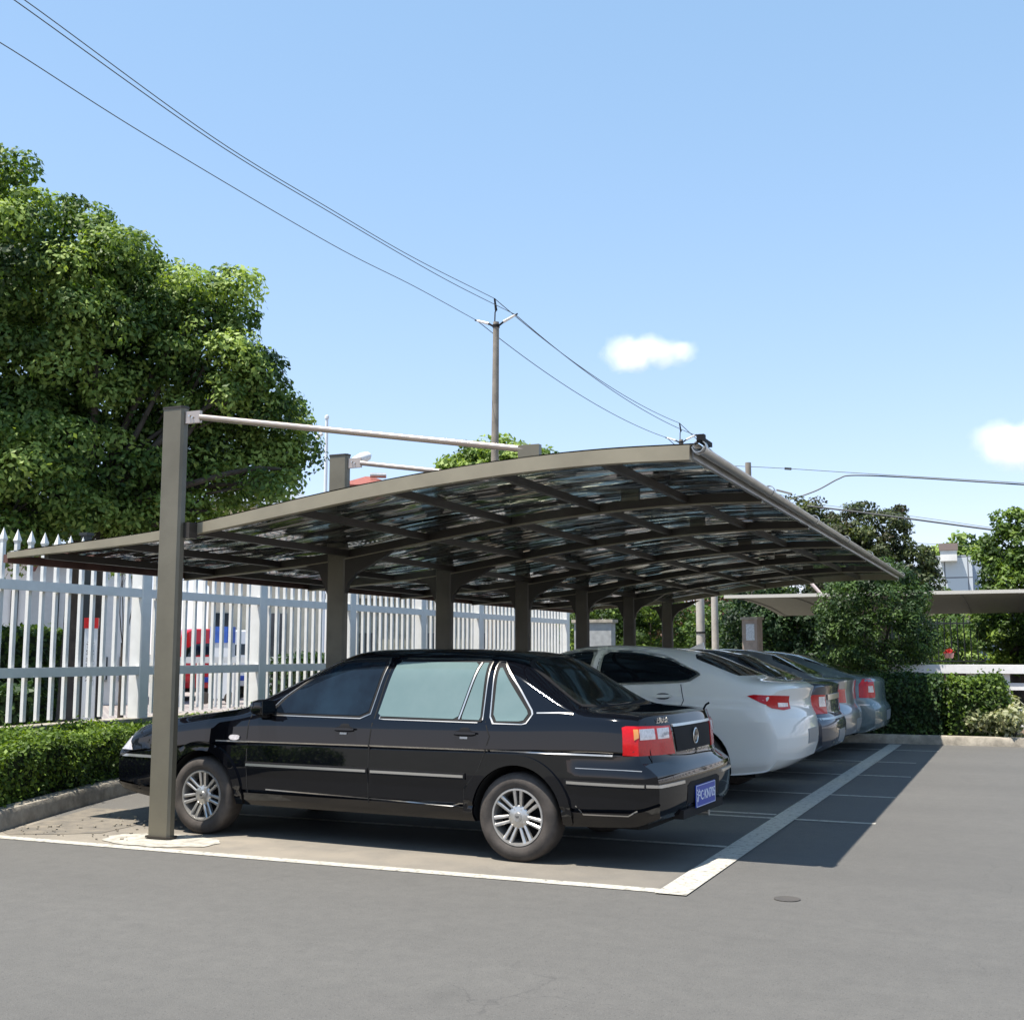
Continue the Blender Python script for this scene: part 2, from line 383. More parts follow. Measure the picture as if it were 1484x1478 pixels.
# small grit on the asphalt near the kerb
mb = MB(); random.seed(11)
for _ in range(70):
    x = random.uniform(-7.4, -6.2); y = random.uniform(7.0, 8.1)
    if x < -7.45+(y-7.0)*-.36: continue
    s = random.uniform(.006, .018)
    mb.box((x, y, .004+s*.3), (s*random.uniform(.7, 1.6), s, s*.7), random.uniform(0, 3))
tag(mb.build('grit', PM('grit_stone', (.30, .26, .2), .9, noise=.3), loc=(-6.8, 7.5, 0)), 'scattered grit and small stones on asphalt beside the left kerb', 'grit', kind='stuff')
# ------------------------------------------------------------------ carport
PROF = [(-7.92, 2.24), (-7.6, 2.262), (-7.26, 2.285), (-6.8, 2.315), (-6.33, 2.35), (-5.85, 2.41), (-5.21, 2.51), (-4.59, 2.60), (-4.01, 2.665), (-3.46, 2.715), (-2.93, 2.745), (-2.43, 2.755), (-1.96, 2.74)]
px_ = np.array([p[0] for p in PROF]); pz_ = np.array([p[1] for p in PROF])
RX = np.linspace(-7.92, -1.93, 49); RZ = np.interp(RX, px_, pz_)
RZs = RZ.copy()
for _ in range(6): RZs[1:-1] = (RZs[:-2]+2*RZs[1:-1]+RZs[2:])/4
RZ = RZs
def rz_(x): return float(np.interp(x, RX, RZ))
Y0, DY, NB = 7.40, 2.29, 6
cp = thing('carport', 'long bronze cantilever carport with an arched dark polycarbonate roof over the parked cars', 'carport', (-6.15, 7.26, 0))
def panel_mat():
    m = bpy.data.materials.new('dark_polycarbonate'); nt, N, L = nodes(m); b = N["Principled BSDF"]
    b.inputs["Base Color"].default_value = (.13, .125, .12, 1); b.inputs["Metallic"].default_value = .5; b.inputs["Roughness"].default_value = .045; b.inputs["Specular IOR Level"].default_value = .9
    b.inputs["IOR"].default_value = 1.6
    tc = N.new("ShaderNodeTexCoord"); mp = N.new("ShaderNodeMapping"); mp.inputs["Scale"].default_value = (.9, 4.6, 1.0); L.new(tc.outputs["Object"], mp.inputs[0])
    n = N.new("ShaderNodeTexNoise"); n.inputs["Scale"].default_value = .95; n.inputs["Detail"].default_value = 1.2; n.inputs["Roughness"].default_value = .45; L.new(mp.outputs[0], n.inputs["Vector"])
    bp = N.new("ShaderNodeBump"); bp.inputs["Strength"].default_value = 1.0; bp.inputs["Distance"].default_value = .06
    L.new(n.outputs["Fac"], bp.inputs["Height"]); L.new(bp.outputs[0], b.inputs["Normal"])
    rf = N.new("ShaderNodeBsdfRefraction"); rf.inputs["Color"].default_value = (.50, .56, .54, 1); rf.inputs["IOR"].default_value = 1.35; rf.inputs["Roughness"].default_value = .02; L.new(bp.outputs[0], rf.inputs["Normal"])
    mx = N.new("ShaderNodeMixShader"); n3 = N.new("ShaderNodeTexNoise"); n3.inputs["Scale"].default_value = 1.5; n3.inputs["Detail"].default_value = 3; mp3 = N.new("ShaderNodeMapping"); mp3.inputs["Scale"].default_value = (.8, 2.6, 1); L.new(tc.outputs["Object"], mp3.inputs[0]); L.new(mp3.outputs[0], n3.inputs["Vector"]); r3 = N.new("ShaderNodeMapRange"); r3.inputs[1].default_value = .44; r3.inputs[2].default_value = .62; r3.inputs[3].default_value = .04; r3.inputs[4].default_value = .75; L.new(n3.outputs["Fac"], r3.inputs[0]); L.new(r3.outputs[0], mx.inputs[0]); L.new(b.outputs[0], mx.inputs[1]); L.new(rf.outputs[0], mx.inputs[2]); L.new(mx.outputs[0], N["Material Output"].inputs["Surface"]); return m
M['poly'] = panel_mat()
def arc_beam(y, w, top, h, x0=-7.92, x1=-1.95, n=36, taper=False):
    mb = MB(); xs = np.linspace(x0, x1, n); vsx = []
    for x in xs:
        z = rz_(x)+top; e = .02; sl = (rz_(x+e)-rz_(x-e))/(2*e); q = math.hypot(1, sl); nx, nz = -sl/q, 1/q
        hh = h*(1 if not taper else .5+.5*min(1, (x+7.92)/3.0))
        for (a, b) in ((-w/2, 0), (w/2, 0), (w/2, -hh), (-w/2, -hh)): vsx.append((x+nx*b, y+a, z+nz*b))
    fs = [(i*4+j, i*4+(j+1) % 4, (i+1)*4+(j+1) % 4, (i+1)*4+j) for i in range(n-1) for j in range(4)]+[(3, 2, 1, 0), tuple((n-1)*4+k for k in range(4))]
    return mb.add(vsx, fs)
for k in range(NB+1):
    y = Y0+DY*k
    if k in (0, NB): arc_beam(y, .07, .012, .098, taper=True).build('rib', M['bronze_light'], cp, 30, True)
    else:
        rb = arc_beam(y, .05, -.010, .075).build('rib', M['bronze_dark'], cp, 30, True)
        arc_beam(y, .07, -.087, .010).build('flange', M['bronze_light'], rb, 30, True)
PURX = (-7.55, -6.75, -5.95, -5.1, -4.25, -3.4, -2.6)
for x in PURX:
    MB().beam((x, Y0+.04, rz_(x)-.045), (x, Y0+DY*NB-.04, rz_(x)-.045), .045, .06).build('purlin', M['bronze_dark'], cp, world=True)
for k in range(NB):      # one curved sheet per bay, gently wavy
    ya, yb = Y0+DY*k+.004, Y0+DY*(k+1)-.004
    if k == 0: ya = Y0-.03
    if k == NB-1: yb += .034
    ny = 22; vsx = []; fs = []
    for i, x in enumerate(list(RX[:-1])+[-1.90]):
        for j in range(ny+1):
            y = ya+(yb-ya)*j/ny
            wob = .006*math.sin(j*2.1+i*.15+k)*min(1, j, ny-j)
            vsx.append((x, y, rz_(x)+.018+wob)); 
    nx = len(RX)
    for i in range(nx-1):
        for j in range(ny): fs.append((i*(ny+1)+j, i*(ny+1)+j+1, (i+1)*(ny+1)+j+1, (i+1)*(ny+1)+j))
    n0 = len(vsx); vsx += [(a, b, c+.004) for a, b, c in vsx]; fs += [tuple(n0+i for i in f[::-1]) for f in fs]
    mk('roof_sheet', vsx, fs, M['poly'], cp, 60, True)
PX = -6.06
XB = PX-.11
for k in range(NB+1):
    y = 7.26 if k == 0 else Y0+DY*k-.0
    px = PX-.02
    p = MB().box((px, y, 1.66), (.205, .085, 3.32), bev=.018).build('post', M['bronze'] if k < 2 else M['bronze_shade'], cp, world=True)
    MB().box((px, y, 3.325), (.215, .095, .016), bev=.02).build('cap', M['bronze_dark'], p, world=True)
    MB().box((px, y, .02), (.24, .12, .012), bev=.02).build('base_plate', M['bronze_dark'], p, world=True)
    # bracket, tie rod and the lug that takes it on the roof
    MB().box((px+.17, y, 3.24), (.15, .03, .095)).build('bracket', M['tie'], cp, world=True)
    xe = -3.1; ze = rz_(xe)+.075
    yy = y if k else Y0
    MB().tube([(px+.24, y, 3.235), (xe-.02, yy, ze)], .024, 10).build('tie_rod', M['tie'], cp, 40, True)
    MB().box((xe, yy, ze-.03), (.16, .05, .12)).build('lug', M['bronze'], cp, world=True)
    for (bx, bz) in ((.15, 3.25), (.18, 3.235)):
        MB().lathe([(0, 0), (.008, 0), (.008, .012), (0, .012)], 8, (px+bx, y-.028, bz), 'Y').build('bolt', M['chrome'], cp, world=True)
    # curved gusset from post to rib
    if k:
        z = rz_(PX)
        prof = [(px-.10, z-.42), (px+.10, z-.42), (px+.13, z-.32), (px+.22, z-.22), (px+.42, z-.13), (px+.62, rz_(px+.6)-.10), (px-.35, rz_(px-.35)-.10), (px-.2, z-.2)]
        Mx = Matrix.Translation((0, y, 0)) @ Matrix.Rotation(R_(90), 4, 'X')
        MB().prism(prof, -.03, .03, Mx).build('gusset', M['bronze_dark'], cp, world=True)
    else:
        MB().box((px+.13, Y0-.08, rz_(px)-.03), (.06, .1, .12)).build('gusset', M['bronze_dark'], cp, world=True)
# gutter along the high edge and rail along the low eave
g = MB(); nseg = 10; ys = (Y0-.05, Y0+DY*NB+.06); vsx = []
ri, ro = .036, .041
for y in ys:
    for r in (ro, ri):
        for i in range(nseg+1):
            t = math.pi+math.pi*i/nseg; vsx.append((-1.892+r*math.cos(t), y, 2.738+r*math.sin(t)))
q = nseg+1; fs = []
for i in range(nseg):
    fs += [(i, i+1, 2*q+i+1, 2*q+i), (q+i+1, q+i, 3*q+i, 3*q+i+1), (i+1, i, q+i, q+i+1), (2*q+i, 2*q+i+1, 3*q+i+1, 3*q+i)]
fs += [(0, 2*q, 3*q, q), (nseg, q+nseg, 3*q+nseg, 2*q+nseg)]
g.add(vsx, fs); gt = g.build('gutter', M['steel'], cp, 40, True)
for k in range(NB+1):
    y = Y0+DY*k+(.0 if k else .02)
    MB().lathe([(.042, -.025), (.048, -.025), (.048, .025), (.042, .025)], 20, (-1.892, y, 2.738), 'Y', closed=True).build('clip', M['steel'], gt, 30, True)
MB().box((-1.885, Y0+.02, 2.80), (.05, .05, .05)).box((-1.885, Y0+.14, 2.79), (.04, .2, .03)).build('outlet_block', M['dark'], gt, world=True)
MB().beam((-7.94, Y0-.03, 2.20), (-7.94, Y0+DY*NB+.03, 2.20), .05, .07).build('eave_rail', PM('rusty_bronze', (.10, .045, .035), .6, noise=.3, nscale=4), cp, world=True)
MB().beam((-1.955, Y0+.03, 2.70), (-1.955, Y0+DY*NB-.03, 2.70), .03, .06).build('fascia', M['steel'], cp, world=True)
# ------------------------------------------------------------------ white picket fence
FX = -9.45
fe = thing('picket_fence', 'tall white picket fence with pointed pickets behind the carport', 'fence', (FX, 6.2, 0))
MB().box((FX, 14.9, .3), (.24, 19.5, .6)).box((FX, 14.9, .63), (.30, 19.6, .06)).build('base_wall', M['conc'], fe, world=True)
FY = [6.2+2.3*k for k in range(9)]
for y in FY:
    MB().box((FX, y, 1.52), (.17, .17, 1.72), bev=.012).box((FX, y, 2.42), (.20, .20, .05)).build('fence_post', M['fence'], fe, world=True)
for y in FY[:-1]:
    for z in (1.2, 2.09):
        MB().box((FX+.05, y+1.15, z), (.05, 2.13, .10)).build('rail', M['fence'], fe, world=True)
    for i in range(11):
        yy = y+1.15+(i-5)*.183; mb = MB(); x = FX-.003
        w2 = .0205
        a = [(x-w2, yy-w2), (x+w2, yy-w2), (x+w2, yy+w2), (x-w2, yy+w2)]
        mb.add([(p, q, .70) for p, q in a]+[(p, q, 2.52) for p, q in a]+[(x+(p-x)*1.5, yy+(q-yy)*1.5, 2.55) for p, q in a]+[(x, yy, 2.67)],
               [(3, 2, 1, 0), (0, 1, 5, 4), (1, 2, 6, 5), (2, 3, 7, 6), (3, 0, 4, 7), (4, 5, 9, 8), (5, 6, 10, 9), (6, 7, 11, 10), (7, 4, 8, 11), (8, 9, 12), (9, 10, 12), (10, 11, 12), (11, 8, 12)])
        mb.build('picket', M['fence'], fe, world=True)
# ------------------------------------------------------------------ cars
def interp_s(pts, width):
    xs = np.array([p[0] for p in pts]); zs = np.array([p[1] for p in pts])
    g = np.linspace(xs[0]-1, xs[-1]+1, 900); v = np.interp(g, xs, zs)
    # extend linearly so that smoothing keeps the ends
    v[g < xs[0]] = zs[0]+(g[g < xs[0]]-xs[0])*(zs[1]-zs[0])/(xs[1]-xs[0]); v[g > xs[-1]] = zs[-1]+(g[g > xs[-1]]-xs[-1])*(zs[-1]-zs[-2])/(xs[-1]-xs[-2])
    if width > 0:
        st = g[1]-g[0]; k = int(width*3/st); kk = np.exp(-.5*(np.arange(-k, k+1)*st/width)**2); kk /= kk.sum()
        v = np.convolve(np.pad(v, k, mode='edge'), kk, 'valid')
    return lambda x: float(np.interp(x, g, v))
def in_poly(x, y, P):
    c = False; n = len(P); j = n-1
    for i in range(n):
        if (P[i][1] > y) != (P[j][1] > y) and x < (P[j][0]-P[i][0])*(y-P[i][1])/(P[j][1]-P[i][1])+P[i][0]: c = not c
        j = i
    return c
def resample(P, st):
    out = []
    for i in range(len(P)):
        a, b = P[i], P[(i+1) % len(P)]; n = max(1, int(math.ceil(math.dist(a, b)/st)))
        out += [(a[0]+(b[0]-a[0])*k/n, a[1]+(b[1]-a[1])*k/n) for k in range(n)]
    return out
def smooth_poly(P, it=2, r=.2):
    for _ in range(it):
        out = []
        for i in range(len(P)):
            a, b = P[i], P[(i+1) % len(P)]
            out += [(a[0]*(1-r)+b[0]*r, a[1]*(1-r)+b[1]*r), (a[0]*r+b[0]*(1-r), a[1]*r+b[1]*(1-r))]
        P = out
    return P
class Car:
    def __init__(s, spec, paint, name, label, cat, loc, rz, group=None):
        s.sp = spec; s.root = thing(name, label, cat, loc, rz, group); s.paint = paint; s.make_body()
    def make_body(s):
        sp = s.sp; L0, L1, hw = sp['L0'], sp['L1'], sp['hw']
        sm = sp.get('smooth', .05)
        zt = interp_s(sp['top'], sm); zs = interp_s(sp['belt'], .12); zb = interp_s(sp['bot'], .05); wf = interp_s(sp['w'], .15)
        er = interp_s(sp['rear'], .02); ef = interp_s(sp['front'], .02)
        inset = sp['side']; tum = sp.get('tumble', .38); xc = sp.get('xc', 1.0); ne = sp.get('ne', 5.5)
        RR = sp.get('Rr', ((.62, .05), (.70, .13))); RF = sp.get('Rf', .22)
        xs = list(np.linspace(L0, L0+.12, 5))+list(np.linspace(L0+.15, L1-.15, 120))+list(np.linspace(L1-.12, L1, 5))
        T = [t for t, _ in inset]; I = [i for _, i in inset]
        ts = sorted(set([round(t, 4) for t in list(np.linspace(0, 1, 17))+T]))
        ths = [R_(a) for a in (8, 16, 24, 32, 40, 47, 53, 58, 62, 66, 70, 74, 78, 82, 86)]
        fr = interp_s([(0, RR[0][1]), (RR[0][0], RR[0][1]), (RR[1][0], RR[1][1]), (2, RR[1][1])], 0)
        def section(x):
            W = wf(x); b = zb(x); t_ = zs(x); top = max(zt(x), t_+.012); h = top-t_; P = []
            P += [(W*.45, b+.0), (W*.8, b+.0), (W*.93, b+.006)]
            for t in ts: P.append((W-np.interp(t, T, I), b+.02+(t_-b-.02)*t))
            yb = W-I[-1]-.012
            for th in ths:
                y = yb*math.cos(th)**(2/ne); z = t_+h*math.sin(th)**(2/ne)
                y -= tum*(z-t_)*min(1, y/(yb*.8))
                P.append((max(y, .0), z))
            return P, (0, b), (0, top), t_, h
        vs = []; rings = []
        for x in xs:
            P, pb, pt, t_, h = section(x)
            ring = [pb]+P+[pt]+[(-y, z) for y, z in P[::-1]]
            ids = []
            W = wf(x)
            for (y, z) in ring:
                X = x
                g = max(0, min(1, (z-t_)/.42)) if h > .06 else 0
                sg = max(-1, min(1, (x-xc)/.7))
                X -= sg*sp.get('swf', .14)*g*(abs(y)/.65)**2 if sg > 0 else sg*sp.get('swr', .10)*g*(abs(y)/.65)**2
                wr = max(0, 1-(x-L0)/.50)**2; wF = max(0, 1-(L1-x)/.6)**2
                q = min(1, abs(y)/W)
                X += wr*(er(z)+fr(z)*q**3.2); X -= wF*(ef(z)+RF*q**2.6)
                yy = y*(1+sp.get('ledge', 0)*(1 if (.34 < z < .635 and (x < -.42 or x > sp['wb']+.42)) else 0))
                ids.append(len(vs)); vs.append((X, yy, z))
            rings.append(ids)
        n = len(rings[0]); fs = []
        for i in range(len(rings)-1):
            for j in range(n): a = rings[i]; b = rings[i+1]; fs.append((a[j], a[(j+1) % n], b[(j+1) % n], b[j]))
        # end caps: rows from side to side at equal height
        half = (n-2)//2; MC = 14
        for ring, x, rear in ((rings[0], xs[0], True), (rings[-1], xs[-1], False)):
            rows = []; W = wf(x)
            for k in range(1, half+1):
                l = ring[k]; r = ring[n-k]; yl = section(x)[0][k-1][0]; z = section(x)[0][k-1][1]
                row = [l]
                for c in range(1, MC):
                    y = yl*(1-2*c/MC); q = min(1, abs(y)/W)
                    X = x+(er(z)+fr(z)*q**3.2 if rear else -(ef(z)+RF*q**2.6))
                    row.append(len(vs)); vs.append((X, y*(1+(sp.get('ledge', 0) if .34 < z < .635 else 0)), z))
                row.append(r); rows.append(row)
            caps = []
            for a, b in zip(rows[:-1], rows[1:]):
                for c in range(MC): caps.append((a[c], a[c+1], b[c+1], b[c]))
            caps += [(ring[0], rows[0][c+1], rows[0][c]) for c in range(MC)]+[(rows[-1][c], rows[-1][c+1], ring[half+1]) for c in range(MC)]
            fs += caps if rear else [f[::-1] for f in caps]
        # orientation
        import bmesh
        me = bpy.data.meshes.new('body'); me.from_pydata(vs, [], fs)
        bm = bmesh.new(); bm.from_mesh(me); bmesh.ops.remove_doubles(bm, verts=bm.verts, dist=1e-5); bmesh.ops.recalc_face_normals(bm, faces=bm.faces); bm.to_mesh(me); bm.free()
        s.bvh = BVHTree.FromPolygons([v.co.copy() for v in me.vertices], [tuple(p.vertices) for p in me.polygons])
        body = bpy.data.objects.new('body', me); COL.objects.link(body)
        me.materials.append(s.paint); me.materials.append(M['well'])
        cut = MB(); ar = sp['arch']
        for xw in (0, sp['wb']):
            for sd_ in (1, -1):
                ya, yb_ = (.50, 1.3) if sd_ > 0 else (-1.3, -.50)
                cut.lathe([(0, ya), (ar, ya), (ar, yb_), (0, yb_)], 40, (xw, 0, sp['rw']+.01), 'Y')
        co = cut.build('cut', M['well'])
        bmc = bmesh.new(); bmc.from_mesh(co.data); bmesh.ops.remove_doubles(bmc, verts=bmc.verts, dist=1e-5); bmesh.ops.recalc_face_normals(bmc, faces=bmc.faces); bmc.to_mesh(co.data); bmc.free()
        for p in co.data.polygons: p.material_index = 0
        md = body.modifiers.new('b', 'BOOLEAN'); md.operation = 'DIFFERENCE'; md.object = co; md.solver = 'EXACT'; md.material_mode = 'TRANSFER'
        dg = bpy.context.evaluated_depsgraph_get(); dg.update()
        m2 = bpy.data.meshes.new_from_object(body.evaluated_get(dg)); body.modifiers.clear(); body.data = m2
        bpy.data.objects.remove(co)
        m2.shade_smooth(); m2.set_sharp_from_angle(angle=R_(sp.get('sharp', 26)))
        body.name = 'body'; body.parent = s.root; s.body = body
    # projections: (u, v) -> origin, direction
    def pside(s, sd_=1): return lambda u, v: (Vector((u, sd_*3, v)), Vector((0, -sd_, 0)))
    def prear(s): return lambda u, v: (Vector((-4, u, v)), Vector((1, 0, 0)))
    def pfront(s): return lambda u, v: (Vector((8, u, v)), Vector((-1, 0, 0)))
    def ptop(s): return lambda u, v: (Vector((u, v, 3)), Vector((0, 0, -1)))
    def pcorner(s, cx, cy, sd_=1):      # u = angle in degrees: 0 looks at the rear face, 90 at the side
        def f(u, v):
            a = R_(u); d = Vector((math.cos(a), -sd_*math.sin(a), 0)); c = Vector((cx, cy*sd_, v)); return c-d*3, d
        return f
    def panel(s, name, poly, proj, mat, off=.003, st=.05, parent=None, depth=.004, label=None, scale=(1, 1)):
        S = scale; bd = resample([(x*S[0], y*S[1]) for x, y in poly], st)
        minx, maxx = min(p[0] for p in bd), max(p[0] for p in bd); miny, maxy = min(p[1] for p in bd), max(p[1] for p in bd)
        pts = list(bd)
        if min(maxx-minx, maxy-miny) > st*1.2:
            x = minx+st*.5
            while x < maxx:
                y = miny+st*.5
                while y < maxy:
                    if in_poly(x, y, bd) and min((x-a)**2+(y-b)**2 for a, b in bd) > (st*.45)**2: pts.append((x, y))
                    y += st
                x += st
        n = len(bd)
        r = geometry.delaunay_2d_cdt([Vector(p) for p in pts], [(i, (i+1) % n) for i in range(n)], [], 1, 1e-5)
        V2, F2 = r[0], r[2]; V = []; D = []
        for p in V2:
            o, d = proj(p.x/S[0], p.y/S[1]); h = s.bvh.ray_cast(o, d)[0]
            if h is None:
                q = o+d*3; h = s.bvh.find_nearest(q)[0]
            V.append(h-d*off); D.append(d)
        fs = []
        for f in F2:
            a, b, c = [V[i] for i in f[:3]]
            nn = (b-a).cross(c-a); fs.append(tuple(f) if nn.dot(D[f[0]]) < 0 else tuple(f[::-1]))
        ec = {}
        for f in fs:
            for i in range(len(f)): ec[(f[i], f[(i+1) % len(f)])] = 1
        be = [e for e in ec if (e[1], e[0]) not in ec]
        mp = {}
        for a, b in be:
            for i in (a, b):
                if i not in mp: mp[i] = len(V); V.append(V[i]+D[i]*(off+depth))
        fs2 = [(b, a, mp[a], mp[b]) for a, b in be]
        o = mk(name, V, fs+fs2, mat, parent or s.root, 40)
        if label: o['label'] = label
        return o
    def strip(s, name, pts, w, proj, mat, off=.003, parent=None, st=.05, depth=.004):
        """thin ribbon following a 2D polyline"""
        P = [Vector(p) for p in pts]; l = []; r = []
        for i, p in enumerate(P):
            d = (P[min(i+1, len(P)-1)]-P[max(i-1, 0)]).normalized(); n = Vector((-d.y, d.x))*w/2
            l.append(tuple(p+n)); r.append(tuple(p-n))
        return s.panel(name, l+r[::-1], proj, mat, off, st, parent, depth)
    def wheels(s, style='twin'):
        sp = s.sp; rw = sp['rw']; tw = sp.get('tw', .19); ro = sp.get('rim', .195); n = 44
        first = None
        for xw in (0, sp['wb']):
            for sd_ in (1, -1):
                y0 = sd_*(sp['hw']-sp.get('wy', .015)-tw)
                if first is None:
                    mb = MB(); mb.lathe([(0, .05), (.15, .05), (.15, .06), (ro+.005, .065), (ro+.005, .03), (0, .03)], 32, (0, 0, 0), 'Y')
                    hub = mb.build('wheel', M['dark'], s.root, 30); hub.location = (xw, y0, rw)
                    prof = [(ro, 0), (rw-.05, -.004), (rw-.018, .006), (rw-.004, .022), (rw, .045), (rw, tw-.045), (rw-.004, tw-.022), (rw-.02, tw-.006), (rw-.05, tw+.004), (ro+.03, tw+.002), (ro+.008, tw-.008), (ro, tw-.012)]
                    t = MB().lathe(prof, 56, (0, 0, 0), 'Y', closed=True).build('tyre', M['tire'], hub, 40)
                    for gy in (-.045, -.015, .015, .045):
                        pass
                    rm = MB(); f = tw-.012
                    rm.lathe([(ro, .0), (ro+.001, f-.004), (ro-.004, f+.004), (ro-.016, f+.004), (ro-.022, f-.014), (ro-.022, .0)], 56, (0, 0, 0), 'Y', closed=True)
                    if style == 'twin':
                        rm.lathe([(0, f-.004), (.028, f-.002), (.030, f-.010), (.068, f-.014), (.078, f-.022), (.078, f-.05), (0, f-.05)], 40, (0, 0, 0), 'Y')
                        for k in range(7):
                            for e in (-1, 1):
                                a = 2*math.pi*k/7+math.pi/2+e*.02; c, q = math.cos(a), math.sin(a); tx, tz = -q, c
                                o1 = e*.0165; o2 = e*.0215; wv_ = .0105
                                def pt(r, o, y): return (c*r+tx*o, y, q*r+tz*o)
                                vv = [pt(.070, o1-wv_*.9, f-.018), pt(.070, o1+wv_*.9, f-.018), pt(ro-.012, o2+wv_*1.25, f-.003), pt(ro-.012, o2-wv_*1.25, f-.003)]
                                vv += [(x, y-.028, z) for x, y, z in vv]
                                vv += [pt(.070, o1-wv_*.4, f-.012), pt(.070, o1+wv_*.4, f-.012), pt(ro-.014, o2+wv_*.6, f+.003), pt(ro-.014, o2-wv_*.6, f+.003)]
                                rm.add(vv, [(8, 9, 10, 11)[::-1], (0, 1, 9, 8)[::-1], (1, 2, 10, 9)[::-1], (2, 3, 11, 10)[::-1], (3, 0, 8, 11)[::-1], (1, 0, 4, 5)[::-1], (2, 1, 5, 6)[::-1], (3, 2, 6, 7)[::-1], (0, 3, 7, 4)[::-1]])
                            a = 2*math.pi*(k+.5)/7+math.pi/2
                            rm.lathe([(0, f-.012), (.007, f-.012), (.007, f-.02), (0, f-.02)], 8, (.052*math.cos(a), 0, .052*math.sin(a)), 'Y')
                    else:
                        rm.lathe([(0, f-.01), (.04, f-.012), (.05, f-.03), (0, f-.03)], 30, (0, 0, 0), 'Y')
                        for k in range(5):
                            a = 2*math.pi*k/5+math.pi/2; c, q = math.cos(a), math.sin(a); tx, tz = -q, c
                            def pt(r, o, y): return (c*r+tx*o, y, q*r+tz*o)
                            vv = [pt(.03, -.03, f-.016), pt(.03, .03, f-.016), pt(ro-.01, .042, f-.004), pt(ro-.01, -.042, f-.004)]
                            vv += [(x, y-.03, z) for x, y, z in vv]
                            rm.add(vv, [(3, 2, 1, 0), (0, 1, 5, 4), (1, 2, 6, 5), (2, 3, 7, 6), (3, 0, 4, 7)])
                    rmo = rm.build('rim', M['rim'], hub, 35)
                    em = MB().lathe([(0, f+.0), (.021, f-.0), (.021, f-.004), (0, f-.004)], 24, (0, .0022, 0), 'Y')
                    emo = em.build('hub_cap', M['steel'], hub, 30)
                    s.first_wheel = hub; kids = [t, rmo, emo]; first = hub
                    vsx, fsx = text_geo('W', .026, .001)
                    Mx = Matrix.Translation((0, f+.003, 0)) @ Matrix.Rotation(R_(180), 4, 'Z') @ Matrix.Rotation(R_(90), 4, 'X')
                    if style == 'twin': kids.append(mk('emblem', [Mx @ v for v in vsx], fsx, M['dark'], hub))
                else:
                    hub = first.copy(); COL.objects.link(hub); hub.parent = s.root; hub.location = (xw, y0, rw)
                    for kq in kids:
                        c2 = kq.copy(); COL.objects.link(c2); c2.parent = hub
                hub.rotation_euler = (0, 0, 0)
                if sd_ < 0: hub.rotation_euler = (0, 0, math.pi)
                # turn each wheel a little so the spokes differ
    def both(s, fn):
        for sd_ in (1, -1): fn(sd_)
BASE = dict(L0=-1.06, L1=3.72, hw=.85, wb=2.76, rw=.297, arch=.345,
    top=[(-1.06, .985), (-.9, .995), (-.5, 1.012), (-.42, 1.022), (-.2, 1.185), (.0, 1.33), (.12, 1.39), (.3, 1.415), (.65, 1.432), (1.1, 1.435), (1.45, 1.428), (1.62, 1.41), (1.80, 1.335), (2.12, 1.16), (2.44, .985), (2.7, .945), (3.2, .885), (3.5, .81), (3.72, .72)],
    belt=[(-1.06, .945), (-.5, .975), (0, .955), (1, .94), (2.2, .935), (2.7, .895), (3.2, .825), (3.5, .75), (3.72, .67)],
    bot=[(-1.06, .33), (-.9, .27), (-.4, .25), (0, .24), (2.76, .24), (3.3, .24), (3.72, .30)],
    w=[(-1.06, .80), (-.8, .838), (-.3, .85), (2.2, .85), (3.0, .835), (3.4, .81), (3.72, .775)],
    rear=[(.2, .10), (.30, .055), (.36, .012), (.5, 0), (.60, .004), (.645, .02), (.665, .055), (.7, .06), (.9, .075), (.96, .10), (1.1, .14)],
    front=[(.2, .08), (.34, .01), (.5, 0), (.6, .01), (.64, .05), (.75, .11), (.9, .2)],
    side=[(0, .05), (.05, .028), (.12, .018), (.135, .03), (.16, .012), (.43, .0), (.44, .0), (.66, .006), (.676, .016), (.70, .004), (.88, .012), (.95, .026), (1, .05)])
